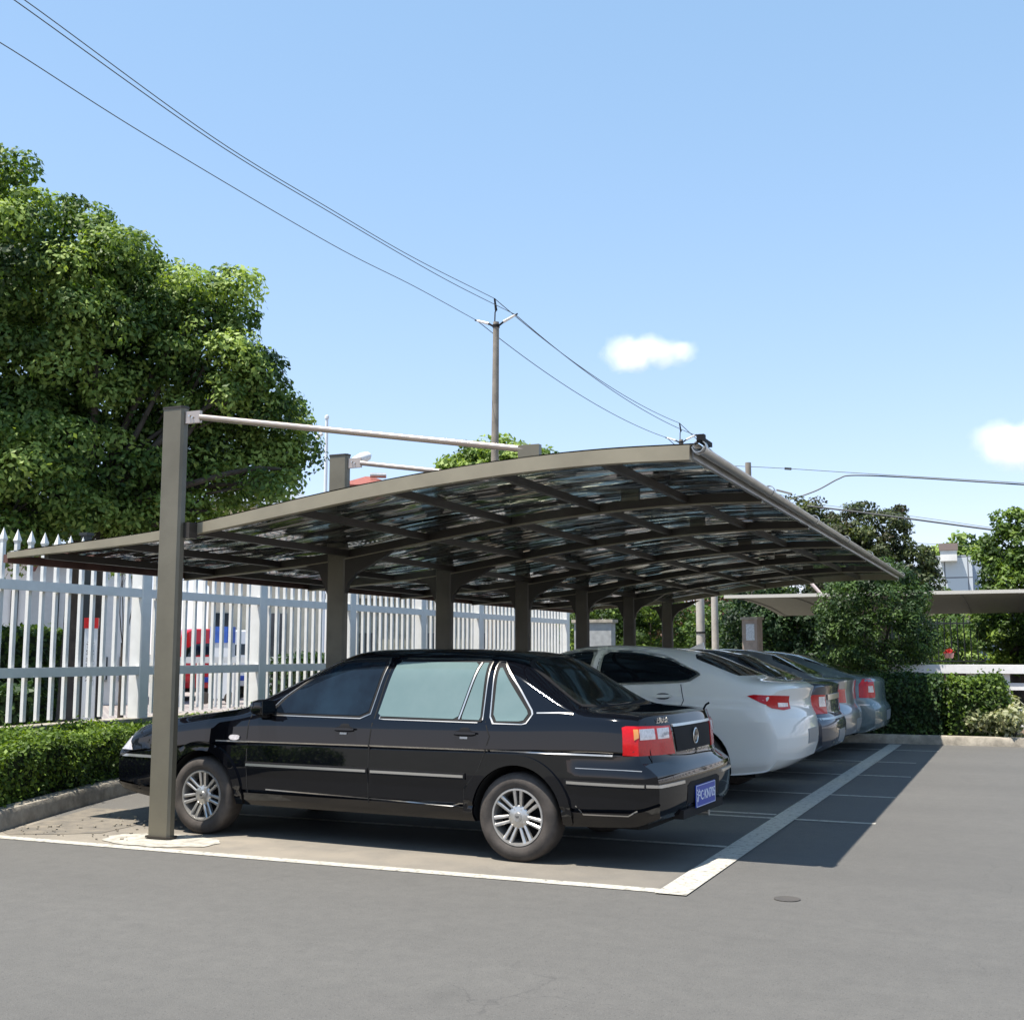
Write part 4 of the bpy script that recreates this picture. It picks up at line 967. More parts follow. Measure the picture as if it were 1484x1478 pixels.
def tree(name, label, base, trunk_h, trunk_r, blobs, mat, clump=.42, cpm=1.5, lpc=60, leaf=.11, seed=1, group=None, fork=None, cat='tree', light=.5, hollow=.25, aspect=.55, core=None):
    t = thing(name, label, cat, base, 0, group); base = np.array(base)
    C_, N_, S_, T_ = blobs_to_leaves(blobs, clump, cpm, lpc, leaf, seed, light=light, hollow=hollow)
    leaves_obj('crown', C_, N_, S_, T_, mat, t, base, aspect)
    mb = MB(); top = np.array([base[0], base[1], base[2]+trunk_h])
    mb.tube([base-np.array([0, 0, .1]), base+(top-base)*.12, base+(top-base)*.55, top], [trunk_r*1.35, trunk_r, trunk_r*.85, trunk_r*.75], 12)
    for c, r in blobs: 
        c = np.array(c); rr = trunk_r*.20; limb(mb, top-np.array([0, 0, .1]), c, rr, rr*.3)
        for _ in range(3):
            e = c+rng.normal(size=3)*np.array(r)*.45; limb(mb, top+(c-top)*rng.uniform(.55, .95), e, rr*.32, rr*.1, .08, 5)
    mb.build('trunk', M['bark'], t, 50, True); return t
M['leaf_camphor'] = leaf_mat('camphor_leaves', (.016, .038, .010), (.075, .135, .028), (.32, .42, .11), .34)
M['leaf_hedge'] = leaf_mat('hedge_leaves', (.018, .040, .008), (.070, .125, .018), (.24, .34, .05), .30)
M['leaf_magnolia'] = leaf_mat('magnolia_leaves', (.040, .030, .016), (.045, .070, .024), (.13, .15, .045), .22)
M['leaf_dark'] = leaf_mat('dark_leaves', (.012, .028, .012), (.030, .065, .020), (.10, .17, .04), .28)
M['leaf_var'] = leaf_mat('variegated_leaves', (.10, .13, .05), (.26, .28, .15), (.46, .45, .30), .25)
M['leaf_red'] = leaf_mat('reddish_leaves', (.06, .02, .02), (.10, .045, .035), (.18, .10, .06), .25)
def bl(px, py, D, r, ry=None, rz=None, dd=0.0):
    """blob seen at a place of the photograph, r in metres"""
    p = at(px, py, D+dd); return (tuple(p), (r, ry or r, rz or r))
# big camphor beyond the fence, left
D = 19.5
gq = random.Random(4)
cam_bl = [bl(x, y, D, r, dd=gq.uniform(-.8, .8)) for x, y, r in ((10, 310, .75), (-50, 330, 1.1), (75, 340, .7), (60, 420, 1.1), (130, 390, .75), (168, 372, .42), (-60, 470, 1.4), (180, 440, .75), (238, 425, .6), (110, 500, 1.1), (205, 510, .9),
    (285, 450, .5), (328, 440, .42), (352, 470, .3), (300, 520, .75), (20, 570, 1.3), (-80, 600, 1.5), (150, 590, 1.0), (240, 590, .9), (330, 575, .65), (382, 562, .42), (392, 615, .42), (325, 640, .75), (408, 655, .28), (378, 662, .45),
    (60, 680, 1.1), (150, 670, .9), (240, 670, .8), (300, 705, .5), (392, 700, .22), (-60, 720, 1.1), (20, 740, .8), (110, 745, .7), (200, 740, .6), (270, 745, .35), (235, 765, .5), (320, 712, .42), (350, 690, .45), (205, 772, .5), (412, 638, .38), (422, 684, .25), (300, 740, .3), (170, 765, .5))]
tree('camphor_tree', 'large broad camphor tree with light and dark foliage towering behind the white fence at left', gpt(118, D), 3.6, .34, cam_bl, M['leaf_camphor'], clump=.40, cpm=4.0, lpc=240, leaf=.10, seed=5, light=.60, hollow=.30)
# clipped hedge in front of the fence
def hedge(name, label, poly_pts, z0, z1, mat, dens_=1500, leaf=.05, seed=2, lump=.05, group=None, cat='hedge', light=.55, corecol=(.018, .03, .010)):
    """hedge over a ground polygon: leafy skin on top and sides over a dark twiggy body"""
    g = np.random.default_rng(seed); P = [Vector((x, y)) for x, y in poly_pts]; n = len(P)
    xs = [p.x for p in P]; ys = [p.y for p in P]; org_ = (sum(xs)/n, sum(ys)/n, z0)
    t = thing(name, label, cat, org_, 0, group)
    def lum(p): return lump*(np.sin(p[:, 0]*3.1+p[:, 1]*1.3)+np.sin(p[:, 1]*4.3+p[:, 2]*5+1)+np.sin(p[:, 0]*7.7-p[:, 1]*5.9+2))*.6
    A = []; Nn = []
    area = abs(sum(P[i].x*P[(i+1) % n].y-P[(i+1) % n].x*P[i].y for i in range(n)))/2
    k = int(area*dens_); q = []
    while len(q) < k:
        x = g.uniform(min(xs), max(xs)); y = g.uniform(min(ys), max(ys))
        if in_poly(x, y, poly_pts): q.append((x, y, z1))
    q = np.array(q); q[:, 2] += lum(q)+g.normal(0, .028, len(q))+np.where(g.random(len(q)) < .05, g.uniform(.03, .09, len(q)), 0); A.append(q); Nn.append(np.tile([0, 0, 1.], (len(q), 1)))
    ar = sum(P[i].x*P[(i+1) % n].y-P[(i+1) % n].x*P[i].y for i in range(n)); s_ = 1 if ar > 0 else -1
    for i in range(n):
        a, b = P[i], P[(i+1) % n]; L_ = (b-a).length; d = (b-a)/L_; nn = Vector((d.y, -d.x))*s_
        k = int(L_*(z1-z0)*dens_*.9); u = g.uniform(0, L_, k); z = g.uniform(z0, z1, k)
        pts = np.stack([a.x+d.x*u, a.y+d.y*u, z], 1); off = lum(pts)+g.normal(0, .035, k)+np.where(g.random(k) < .04, g.uniform(.03, .10, k), 0)-.10*np.clip((z-(z1-.12))/.12, 0, 1)**2
        pts[:, 0] += nn.x*off; pts[:, 1] += nn.y*off; A.append(pts); Nn.append(np.tile([nn.x, nn.y, .35], (k, 1)))
    A = np.concatenate(A); Nn = unit(np.concatenate(Nn)*.8+g.normal(size=(len(A), 3))*.6+np.array([0, 0, .25]))
    cl = np.sin(A[:, 0]*9+A[:, 1]*4)+np.sin(A[:, 1]*11-A[:, 2]*8)+np.sin(A[:, 0]*5+A[:, 2]*13)
    T = light+.09*cl+g.normal(0, .16, len(A))
    leaves_obj('foliage', A, Nn, leaf*g.uniform(.6, 1.4, len(A)), T, mat, t, org_, .6)
    cx_ = org_[0]; cy_ = org_[1]; ins = .07
    core = []
    for i in range(n):
        a, b, c2 = P[i-1], P[i], P[(i+1) % n]; d1 = (b-a).normalized(); d2 = (c2-b).normalized(); n1 = Vector((-d1.y, d1.x))*s_; n2 = Vector((-d2.y, d2.x))*s_
        m_ = (n1+n2); m_ = m_/max(.4, m_.length_squared/2)
        core.append(tuple(b+m_*ins))
    MB().prism(core, z0, z1-.07).build('branches', PM('hedge_inside', corecol, 1), t, world=True)
    return t
hedge('hedge', 'low clipped bright green hedge between the left kerb and the white fence', [(-6.95, 4.4), (-7.25, 5.6), (-7.72, 7.1), (-8.2, 8.5), (-8.5, 9.6), (-8.68, 11), (-8.72, 18.8), (-9.25, 18.8), (-9.25, 4.4)], .10, .60, M['leaf_hedge'], 3200, .042, 3, .045, light=.58)
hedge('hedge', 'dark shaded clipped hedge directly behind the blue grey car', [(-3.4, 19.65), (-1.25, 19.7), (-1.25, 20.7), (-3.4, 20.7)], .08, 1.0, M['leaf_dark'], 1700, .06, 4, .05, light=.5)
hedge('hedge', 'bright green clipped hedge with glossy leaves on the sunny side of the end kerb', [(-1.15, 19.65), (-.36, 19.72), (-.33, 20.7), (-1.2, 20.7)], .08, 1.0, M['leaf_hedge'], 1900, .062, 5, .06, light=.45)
def bush(name, label, px, D, r, rz, z, mat, seed, leaf=.09, cat='shrub', n=3, light=.5):
    g = random.Random(seed); c = gpt(px, D, z); B = []
    for i in range(n): B.append(((c.x+g.uniform(-.5, .5)*r, c.y+g.uniform(-.4, .4)*r, z+rz*g.uniform(.75, 1.0)), (r*.75, r*.7, rz*.8)))
    t = thing(name, label, cat, (c.x, c.y, z-.05)); C_, N_, S_, T_ = blobs_to_leaves(B, r*.3, 9/(r*r+.2), 60, leaf, seed, light=light)
    leaves_obj('foliage', C_, N_, S_, T_, mat, t, (c.x, c.y, z-.05)); mb = MB()
    for i in range(5): limb(mb, (c.x, c.y, z-.05), (c.x+g.uniform(-.5, .5)*r, c.y+g.uniform(-.4, .4)*r, z+rz), .02, .008)
    mb.build('stems', M['bark'], t, 50, True)
bush('variegated_shrub', 'pale variegated shrub in front of the white balustrade at the right edge', 1462, 20.1, .62, .36, .12, M['leaf_var'], 7, .085)
bush('variegated_shrub', 'small loose pale green shrub at the foot of the bright clipped hedge', 1418, 19.9, .34, .22, .12, M['leaf_var'], 8, .07, light=.25)
# round tree in front of the far canopy
D = 22.5
tree('round_tree', 'dense dark round tree standing behind the cars in front of the far canopy', gpt(1262, D), 1.0, .09, [bl(1268, 890, D, .85), bl(1300, 875, D, .5), bl(1232, 900, D, .55, dd=.1), bl(1275, 935, D, .8), bl(1310, 930, D, .5), bl(1225, 940, D, .45), bl(1262, 850, D, .5), bl(1296, 845, D, .3)], M['leaf_dark'], clump=.22, cpm=13, lpc=130, leaf=.062, seed=9, light=.55, hollow=.4)
# magnolias behind the far canopy
D = 38
tree('magnolia_tree', 'tall brownish green magnolia behind the far canopy, above the gutter of the carport', gpt(1258, D), 2.5, .16, [bl(1240, 765, D, .75), bl(1285, 775, D, .75), bl(1225, 800, D, .8), bl(1300, 810, D, .9), bl(1255, 830, D, 1.1), bl(1320, 850, D, .8), bl(1205, 835, D, .8), bl(1300, 750, D, .3), bl(1232, 742, D, .25), bl(1337, 820, D, .35), bl(1345, 862, D, .35)], M['leaf_magnolia'], clump=.34, cpm=4.5, lpc=120, leaf=.125, hollow=.35, seed=12, light=.5)
tree('magnolia_tree', 'smaller brownish tree top peeping over the carport gutter', gpt(1170, D+3), 2.5, .14, [bl(1165, 745, D+3, .55), bl(1185, 760, D+3, .6), bl(1205, 770, D+3, .6), bl(1150, 775, D+3, .8), bl(1190, 800, D+3, 1)], M['leaf_magnolia'], clump=.34, cpm=4, lpc=110, leaf=.125, hollow=.35, seed=13, light=.5)
D = 33
tree('magnolia_tree', 'leafy magnolia with glossy leaves at the right edge of the view', gpt(1470, D), 1.8, .14, [bl(1470, 765, D, .45), bl(1455, 800, D, .6), bl(1490, 800, D, .8), bl(1455, 835, D, .5), bl(1475, 850, D, .8), bl(1443, 790, D, .22), bl(1500, 900, D, 1.0), bl(1455, 905, D, .65), bl(1470, 940, D, .6)], M['leaf_hedge'], clump=.30, cpm=6, lpc=110, leaf=.12, hollow=.35, seed=14, light=.38)
# wood beyond: trees one can tell apart
far = [(885, 895, 46, 1.6, 'leaf_hedge', 'bright leafy tree seen under the carport roof between its far posts', .5), (940, 890, 44, 1.7, 'leaf_hedge', 'loose green tree under the carport roof beside the two concrete poles', .35), (1005, 905, 48, 1.5, 'leaf_red', 'reddish leaved small tree between the concrete poles', .5),
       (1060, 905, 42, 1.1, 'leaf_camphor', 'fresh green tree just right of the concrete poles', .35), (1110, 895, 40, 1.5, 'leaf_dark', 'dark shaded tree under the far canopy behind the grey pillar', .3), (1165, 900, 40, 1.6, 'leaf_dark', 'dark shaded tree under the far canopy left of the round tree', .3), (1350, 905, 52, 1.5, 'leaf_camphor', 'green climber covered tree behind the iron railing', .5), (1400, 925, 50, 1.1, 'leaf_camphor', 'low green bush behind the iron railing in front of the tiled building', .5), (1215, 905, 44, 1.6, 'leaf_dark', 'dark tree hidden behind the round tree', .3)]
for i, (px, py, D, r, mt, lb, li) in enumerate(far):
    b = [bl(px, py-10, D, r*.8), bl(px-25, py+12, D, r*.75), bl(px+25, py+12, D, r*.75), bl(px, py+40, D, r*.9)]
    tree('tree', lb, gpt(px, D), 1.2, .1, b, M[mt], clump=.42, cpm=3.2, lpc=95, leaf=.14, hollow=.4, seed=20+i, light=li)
D = 62
tree('tree', 'light green tree top rising over the near edge of the carport roof', gpt(705, D), 7, .3, [bl(665, 690, D, 1.1), bl(690, 690, D, 1.3), bl(720, 685, D, 1.5), bl(755, 690, D, 1.5), bl(785, 690, D, 1.2), bl(730, 720, D, 3)], M['leaf_camphor'], clump=.6, cpm=3, lpc=50, leaf=.30, hollow=.4, seed=41, light=.75)
D = 70
tree('tree', 'pale green distant tree behind the white tiled building', gpt(1405, D), 4, .3, [bl(1375, 815, D, .9), bl(1400, 810, D, 1.1), bl(1420, 820, D, 1.2), bl(1400, 850, D, 2)], M['leaf_camphor'], clump=.6, cpm=3, lpc=50, leaf=.34, hollow=.4, seed=42, light=.6)
D = 24
tree('small_tree', 'small yellow green shrub growing beyond the fence under the big camphor tree', gpt(178, D), 1.6, .06, [bl(165, 778, D, .42), bl(190, 775, D, .38), bl(178, 800, D, .55)], M['leaf_hedge'], clump=.2, cpm=5, lpc=40, leaf=.1, seed=43, light=.85)
# hedges beyond the fence
hedge('hedge', 'taller dark hedge across the lane seen through the left end of the fence', [tuple(gpt(-160, 20).xy), tuple(gpt(102, 22).xy), tuple(gpt(102, 23.3).xy), tuple(gpt(-160, 21.3).xy)], 0, 1.75, M['leaf_hedge'], 420, .11, 31, .07, light=.3)
hedge('hedge', 'low round topped hedge just beyond the fence at the left edge', [(-11.3, 8.0), (-10.4, 10.2), (-11.2, 10.8), (-12.4, 8.6)], 0, 1.0, M['leaf_dark'], 700, .09, 32, .06, light=.45)
hedge('hedge', 'long loose hedge along the lane seen through the middle of the fence', [(-15.6, 22), (-14.6, 22), (-14.0, 34), (-15.2, 34)], 0, 1.25, M['leaf_dark'], 420, .11, 33, .08, light=.5)

# the far-off wood that closes the view: one mass nobody could count
g = np.random.default_rng(77); n = 26000; px = g.uniform(560, 1900, n); Dd = g.uniform(88, 104, n)
top = 5.2+1.5*np.sin(px*.013)+1.0*np.sin(px*.041+1)+.6*np.sin(px*.11+2); az = -YAW+np.arctan2((px-CX)*math.cos(PIT), F_PX)
z = g.uniform(0, 1, n)**.8*top; C_ = np.stack([np.sin(az)*Dd, np.cos(az)*Dd, z], 1)
o = leaves_obj('distant_wood', C_, unit(g.normal(size=(n, 3))+np.array([0, -.4, .6])), g.uniform(.5, 1.1, n), .45+g.normal(0, .2, n)+.15*np.sin(px*.2), M['leaf_camphor'], None, (0, 90, 0), .8)
tag(o, 'far green mass of trees closing the view low behind the canopy and railing', 'trees', kind='stuff')
# ------------------------------------------------------------------ poles and wires
P1 = gpt(714, 38); P2 = gpt(986, 57)
def util_pole(label, foot, top_z, lean, r0, r1):
    t = thing('utility_pole', label, 'utility pole', foot, 0, 'concrete power line poles')
    f = Vector(foot); top = Vector((f.x+lean[0], f.y+lean[1], top_z))
    MB().tube([f, f.lerp(top, .5), top], [r0, (r0+r1)/2, r1], 16).build('shaft', M['pole'], t, 40, True)
    ln = (P2-P1).normalized(); sd = Vector((ln.y, -ln.x, 0)); ends = []
    c = top-Vector((0, 0, .12))
    ends = []
    for s_ in (-1, 1):
        a = c+sd*s_*.12; b = c+sd*s_*.28+Vector((0, 0, .10)); e = c+sd*s_*.72+Vector((0, 0, .28 if s_ > 0 else .26))
        arm = MB().tube([a, b], .035, 8).build('arm', M['dark'], t, 40, True); MB().tube([b, e], [.05, .035], 10).build('insulator', M['insul'], arm, 40, True)
        MB().tube([e, e+(e-b).normalized()*.08], .028, 8).build('clamp', M['dark'], arm, 40, True)
        ends.append(e)
    MB().tube([top-Vector((0, 0, .2))-sd*.06, top+Vector((0, 0, .35))-sd*.04, top+Vector((0, 0, .42))+sd*.02], .025, 8).build('pin', M['wire'], t, 40, True)
    MB().tube([top+Vector((0, 0, .40)), top+Vector((0, 0, .82))-sd*.06], [.045, .03], 10).build('insulator', M['dark'], t, 40, True)
    ends.append(top+Vector((0, 0, .82))-sd*.06); MB().lathe([(r1+.002, -.05), (r1+.02, -.05), (r1+.02, .05), (r1+.002, .05)], 16, tuple(top-Vector((0, 0, .14))), 'Z', closed=True).build('band', M['dark'], t, 40, True)
    return ends
T1 = at(719, 467, 38); E1 = util_pole('tall concrete utility pole with two white insulators, nearer one behind the carport', P1, T1.z, (T1.x-P1.x, T1.y-P1.y), .17, .10)
T2 = at(987, 637, 57); E2 = util_pole('distant concrete utility pole whose top just clears the carport roof', P2, T2.z, (T2.x-P2.x, T2.y-P2.y), .17, .10)
u_ = (P2-P1).normalized()
def on_line(px, py, off=0.0):
    """where the sight line meets the vertical plane of the power line"""
    d = Vector(ray(px, py)); n = Vector((u_.y, -u_.x, 0)); o = Vector(P1)+n*off; t = (o-Vector(CAM)).dot(n)/d.dot(n); return Vector(CAM)+d*t
def wire(label, pts, r=.012, n=40, group=None, mat=None):
    pts = [Vector(p) for p in pts]
    # smooth curve through the points (Catmull-Rom)
    out = []; P = [pts[0]*2-pts[1]]+pts+[pts[-1]*2-pts[-2]]
    for i in range(1, len(P)-2):
        for k in range(10):
            t = k/10; a, b, c_, d = P[i-1:i+3]
            out.append(.5*((2*b)+(c_-a)*t+(2*a-5*b+4*c_-d)*t*t+(3*b-a-3*c_+d)*t**3))
    out.append(pts[-1]); o = MB().tube(out, r, 5).build('power_wire', mat or M['wire'], None, 60, loc=pts[0])
    return tag(o, label, 'wire', group)
def span(a, b, sag, n=9): return [Vector(a).lerp(Vector(b), i/n)-Vector((0, 0, sag*4*(i/n)*(1-i/n))) for i in range(n+1)]
GW = 'power wires on the concrete poles'
def toward(px, py, off): return on_line(px, py, off)
s0 = (toward(-60, -60, .0)-Vector(P1)).dot(u_); dz_ = (toward(-60, -60, .0).z-toward(310, 200, .0).z)/abs((toward(-60, -60, .0)-toward(310, 200, .0)).dot(u_))
P0 = P1+u_*(s0-9); P0 = Vector((P0.x, P0.y, 0)); z0_ = toward(-60, -60, .0).z+dz_*9-.82
E0 = util_pole('concrete utility pole outside the view at left that carries the near end of the wires', P0, z0_, (0, 0), .17, .10)
wire('upper pair of thin wires crossing the sky from the top left corner, the higher one', [E0[2], toward(-60, -60, .0), toward(35, 0, .0), toward(310, 200, .0), toward(480, 304, .0), toward(600, 374, .0), E1[2]], .011, group=GW)
wire('upper pair of thin wires crossing the sky from the top left corner, the lower one', [E0[1], toward(-70, -62, .72), toward(20, 0, .72), toward(303, 201, .72), toward(480, 309, .72), toward(640, 402, .72), E1[1]], .011, group=GW)
wire('single lower wire crossing the sky from the left edge to the nearer pole', [E0[0], toward(-90, 15, -.7), toward(0, 62, -.7), toward(218, 200, -.7), toward(480, 354, -.7), toward(600, 415, -.7), E1[0]], .011, group=GW)
for a, b, lb in ((E1[2], E2[2], 'wire between the two poles, topmost of the three'), (E1[1], E2[1], 'wire between the right hand insulators of the two poles'), (E1[0], E2[0], 'wire between the left hand insulators of the two poles, lowest of the three')):
    wire(lb, span(a, b, .45), .014, group=GW)
for e in (0, 1, 2): wire('short wire running down behind the carport roof from the %s of the distant pole' % ('left insulator', 'right insulator', 'top pin')[e], span(E2[e], E2[e]+u_*26+Vector((0, 0, -.6)), .6), .018, group=GW)
# third pole and the cables at the right
t = thing('utility_pole', 'plain grey concrete pole rising behind the carport gutter at right', 'utility pole', gpt(1091, 45), 0, 'concrete power line poles')
f = gpt(1091, 45); MB().tube([f, Vector((f.x, f.y, zat(676, 45)))], [.16, .11], 14).build('shaft', M['pole'], t, 40, True)
MB().beam(at(1125, 710, 45), at(1148, 716, 45), .08, .06).build('arm', M['pole'], t, world=True)
D = 45
wire('thin wire with a clamp running right from the plain pole', [at(1060, 675, D), at(1140, 679, D), at(1250, 686, D), at(1500, 701, D)], .012)
o = MB().beam(at(1137, 679, D), at(1147, 679.6, D), .10, .08).build('cable_clamp', M['wire'], None); o.location = (0, 0, 0); tag(o, 'small dark clamp on the thin wire right of the plain pole', 'clamp')
wire('thick black cable rising then running level to the right edge', [at(1150, 723, D), at(1185, 710, D), at(1215, 694, D), at(1235, 689, D), at(1300, 691, D), at(1400, 697, D), at(1500, 703.5, D)], .028)
wire('thick black cable sagging over the magnolias to the right edge', [at(1170, 733, 36), at(1260, 744, 36), at(1350, 756, 36), at(1440, 768, 36), at(1520, 778, 36)], .028)
wire('thin messenger wire just above the sagging thick cable', [at(1170, 729, 36), at(1260, 740, 36), at(1350, 752, 36), at(1440, 765, 36), at(1520, 774, 36)], .007)
wire('faint wire low in the gap beside the tiled building', [at(1330, 787, 60), at(1380, 790, 60), at(1440, 794, 60)], .012)
for i, (px, r0, lb) in enumerate(((1016, .115, 'thick pale concrete pole with a dark band under the roof, left one of the pair'), (1037, .095, 'thinner pale concrete pole under the carport roof, right one of the pair'))):
    D = 29+i; f = gpt(px, D); t = thing('concrete_pole', lb, 'pole', f, 0, 'pair of pale poles'); MB().tube([f, Vector((f.x, f.y, 3.6))], [r0, r0*.85], 14).build('shaft', PM('pale_pole_%d' % i, (.42, .38, .33), .85, noise=.15, nscale=4), t, 40, True)
    if i == 0: MB().lathe([(r0*.98, 0), (r0*1.05, 0), (r0*1.05, .04), (r0*.98, .04)], 14, (f.x, f.y, zat(918, D)), 'Z', closed=True).build('band', M['dark'], t, 40, True)
# gate pillar with a paper notice
D = 27; f = gpt(1091, D); z = zat(899, D); t = thing('notice_pillar', 'grey brown pillar with a pale paper notice behind the dark grey sedan', 'pillar', f, R_(-12))
MB().box((0, 0, z/2), (.36, .30, z)).build('shaft', PM('pillar_stone', (.30, .24, .20), .85, noise=.15), t); MB().box((0, 0, z+.03), (.42, .36, .06)).build('cap', M['conc'], t)
MB().box((.02, -.156, z-.28), (.20, .01, .36)).build('notice', PM('notice_paper', (.50, .52, .54), .6, noise=.2, nscale=30), t)
# ------------------------------------------------------------------ far canopy
fcx0 = -3.9
t = thing('far_canopy', 'long pale second carport roof crossing behind the round tree', 'carport', (4, 31, 0))
xs = np.linspace(-6.05, 26, 30); prof = [(25.6, 2.62), (26.4, 2.64), (27.5, 2.645), (28.8, 2.61), (30.0, 2.56), (31.2, 2.47), (32.0, 2.40)]
vsx = []; nP = len(prof)
for x in xs:
    for y, z in prof: vsx.append((x, y-max(0, 0)*.0, z))
for x in xs:
    for y, z in prof: vsx.append((x, y, z+.03))
nX = len(xs); fs = []
for i in range(nX-1):
    for j in range(nP-1):
        a = i*nP+j; q = (a, a+1, a+1+nP, a+nP); fs.append(q); o_ = nX*nP; fs.append(tuple(o_+k for k in q[::-1]))
    a = i*nP; fs.append((a, a+nP, a+nP+nX*nP, a+nX*nP)); a = i*nP+nP-1; fs.append((a+nP, a, a+nX*nP, a+nP+nX*nP))
mk('roof_sheet', vsx, fs, PM('pale_roof_sheet', (.22, .20, .165), .6, noise=.1), t, 30, True)
MB().beam((-6.05, 25.57, 2.635), (26, 25.57, 2.635), .05, .07).build('front_trim', PM('pale_trim', (.55, .52, .46), .5), t, world=True)
for x in np.arange(-5.9, 26, 1.17):
    mb = MB()
    for (a, b) in zip(prof[:-1], prof[1:]): mb.beam((x, a[0], a[1]-.012), (x, b[0], b[1]-.012), .035, .02)
    mb.build('rib', PM('seam_grey', (.22, .2, .18), .7) if 'seam_grey' not in bpy.data.materials else bpy.data.materials['seam_grey'], t, 30, True)
for x in (-3.2, 6.5, 13.5, 21):
    MB().box((x, 30.6, 1.26), (.18, .18, 2.5)).build('post', M['bronze'], t, world=True)
MB().tube([at(1173, 842, 29), at(1200, 872, 29)], .04, 10).build('stay', PM('stay_pale', (.6, .5, .48), .5), t, 40, True)
MB().tube([at(1178, 838, 29.5), at(1192, 842, 29.5), at(1212, 866, 29.5)], .018, 8).build('cable', M['wire'], t, 40, True)
# ------------------------------------------------------------------ white balustrade, planter and railing at right
t = thing('balustrade', 'low sunlit white balustrade with openings behind the end hedges', 'balustrade', (4, 22.2, 0))
YB = 22.4
wz = PM('white_render', (.80, .79, .78), .7, noise=.05)
MB().box((8.2, YB, 1.12), (21, .34, .15)).build('coping', wz, t, world=True)
MB().box((8.2, YB, .82), (21, .22, .12)).build('mid_rail', wz, t, world=True)
MB().box((8.2, YB, .2), (21, .28, .42)).build('base', wz, t, world=True)
for x in np.arange(-2.0, 18.6, .55): MB().box((x, YB, .60), (.16, .15, 1.1)).build('baluster', wz, t, world=True)
MB().box((.37, YB, 1.25), (.38, .38, .12)).build('pier_cap', wz, t, world=True)
t = thing('rail_fence', 'black wrought iron railing with scroll panel in front of the white tiled building', 'fence', gpt(1385, 34))
D = 34
for px in np.arange(1275, 1560, 9.5):
    a = gpt(px, D, 1.2); MB().tube([a, Vector((a.x, a.y, zat(899, D)))], .018, 6).build('bar', M['iron'], t, world=True)
for y in (903, 958):
    MB().beam(at(1270, y, D), at(1565, y, D), .05, .04).build('rail', M['iron'], t, world=True)
MB().beam(gpt(1200, D, .45), gpt(1600, D, .45), .4, .9).beam(gpt(1200, D, 1.0), gpt(1600, D, 1.0), .5, .15).build('low_wall', PM('brown_wall', (.11, .075, .06), .9, noise=.2), t, world=True)
f = gpt(1375, 22.35, 1.31); t = thing('flower_pot', 'small pot of red flowers on the white balustrade', 'flower pot', f)
MB().lathe([(0, 0), (.07, 0), (.09, .09), (.075, .09), (0, .08)], 16).build('pot', PM('pot_pink', (.5, .25, .22), .8), t, 40)
g = np.random.default_rng(3); q = np.array([0, 0, .12])+g.normal(size=(90, 3))*np.array([.03, .03, .025]); leaves_obj('flowers', q, unit(g.normal(size=(90, 3))), np.full(90, .035), g.random(90), leaf_mat('petals', (.35, .01, .02), (.5, .02, .03), (.6, .05, .05), .3), t, (0, 0, 0))
# ------------------------------------------------------------------ buildings
def building(label, px0, px1, D, ytop, wallmat, depth=8, roofs=None, wins=(), name='building', z0=0.0, flatroof=None, cat='building', label_rot=0):
    a = gpt(px0, D); b = gpt(px1, D); w_ = (b-a).length; d = (b-a).normalized(); ang = math.atan2(d.y, d.x); zt = zat(ytop, D)
    t = thing(name, label, cat, (a+b)/2, ang)
    MB().box((0, depth/2, zt/2), (w_, depth, zt)).build('wall', wallmat, t)
    for (fx, fy0, fw, fh) in wins:
        wo = MB().box((-w_/2+fx*w_, -.02, fy0*zt+fh*zt/2), (fw*w_, .05, fh*zt)).build('window', M['window'], t)
        MB().box((-w_/2+fx*w_, -.05, fy0*zt-.03), (fw*w_*1.08, .10, .06)).build('sill', M['conc_pale'], wo)
        MB().box((-w_/2+fx*w_, -.052, fy0*zt+fh*zt/2), (.05, .015, fh*zt)).build('frame', M['fence'], wo)
    if flatroof: MB().box((0, depth/2, zt+.1), (w_+.5, depth+.5, .2)).build('roof', flatroof, t)
    return t, w_, zt, depth
def gable_roof(t, w_, zt, depth, h, mat, over=.4, hip=0.0):
    x = w_/2+over; y0, y1 = -over, depth+over; ym = (y0+y1)/2; hx = x-hip
    vs_ = [(-x, y0, zt), (x, y0, zt), (x, y1, zt), (-x, y1, zt), (-hx, ym, zt+h), (hx, ym, zt+h)]
    mk('roof', vs_+[(a, b, c_-.08) for a, b, c_ in vs_[:4]], [(0, 1, 5, 4), (2, 3, 4, 5), (1, 2, 5), (3, 0, 4), (7, 6, 1, 0)[::-1], (6, 7, 8, 9)[::1], (1, 0, 6, 7), (2, 1, 7, 8), (3, 2, 8, 9), (0, 3, 9, 6)], mat, t)
b = building('low cream building with a blue grey roof behind the camphor tree', 300, 452, 45, 738, M['wall_cream'], 9, wins=((.2, .62, .2, .2), (.75, .62, .28, .2), (.45, .62, .1, .2))); gable_roof(*b, 1.3, M['roof_grey'], .6, 1.5)
b = building('house with a red tiled roof and a water heater, half hidden by the carport roof', 498, 562, 70, 706, M['wall_cream'], 7, wins=((.5, .7, .3, .1),)); gable_roof(*b, 1.1, M['roof_red'], .5, 1.6)
tk = b[0]; MB().lathe([(0, -.5), (.16, -.5), (.16, .5), (0, .5)], 14, (.6, 2.0, b[2]+.95), 'X').build('water_tank', M['steel'], tk, 40)
b = building('white lane side house with a red band under its roof at the left edge', -60, 36, 30, 822, M['wall_white'], 6, wins=((.8, .1, .12, .7), (.4, .5, .15, .3))); MB().box((0, 2.9, b[2]+.27), (b[1]+.5, 6.6, .54)).build('roof', M['roof_red'], b[0])
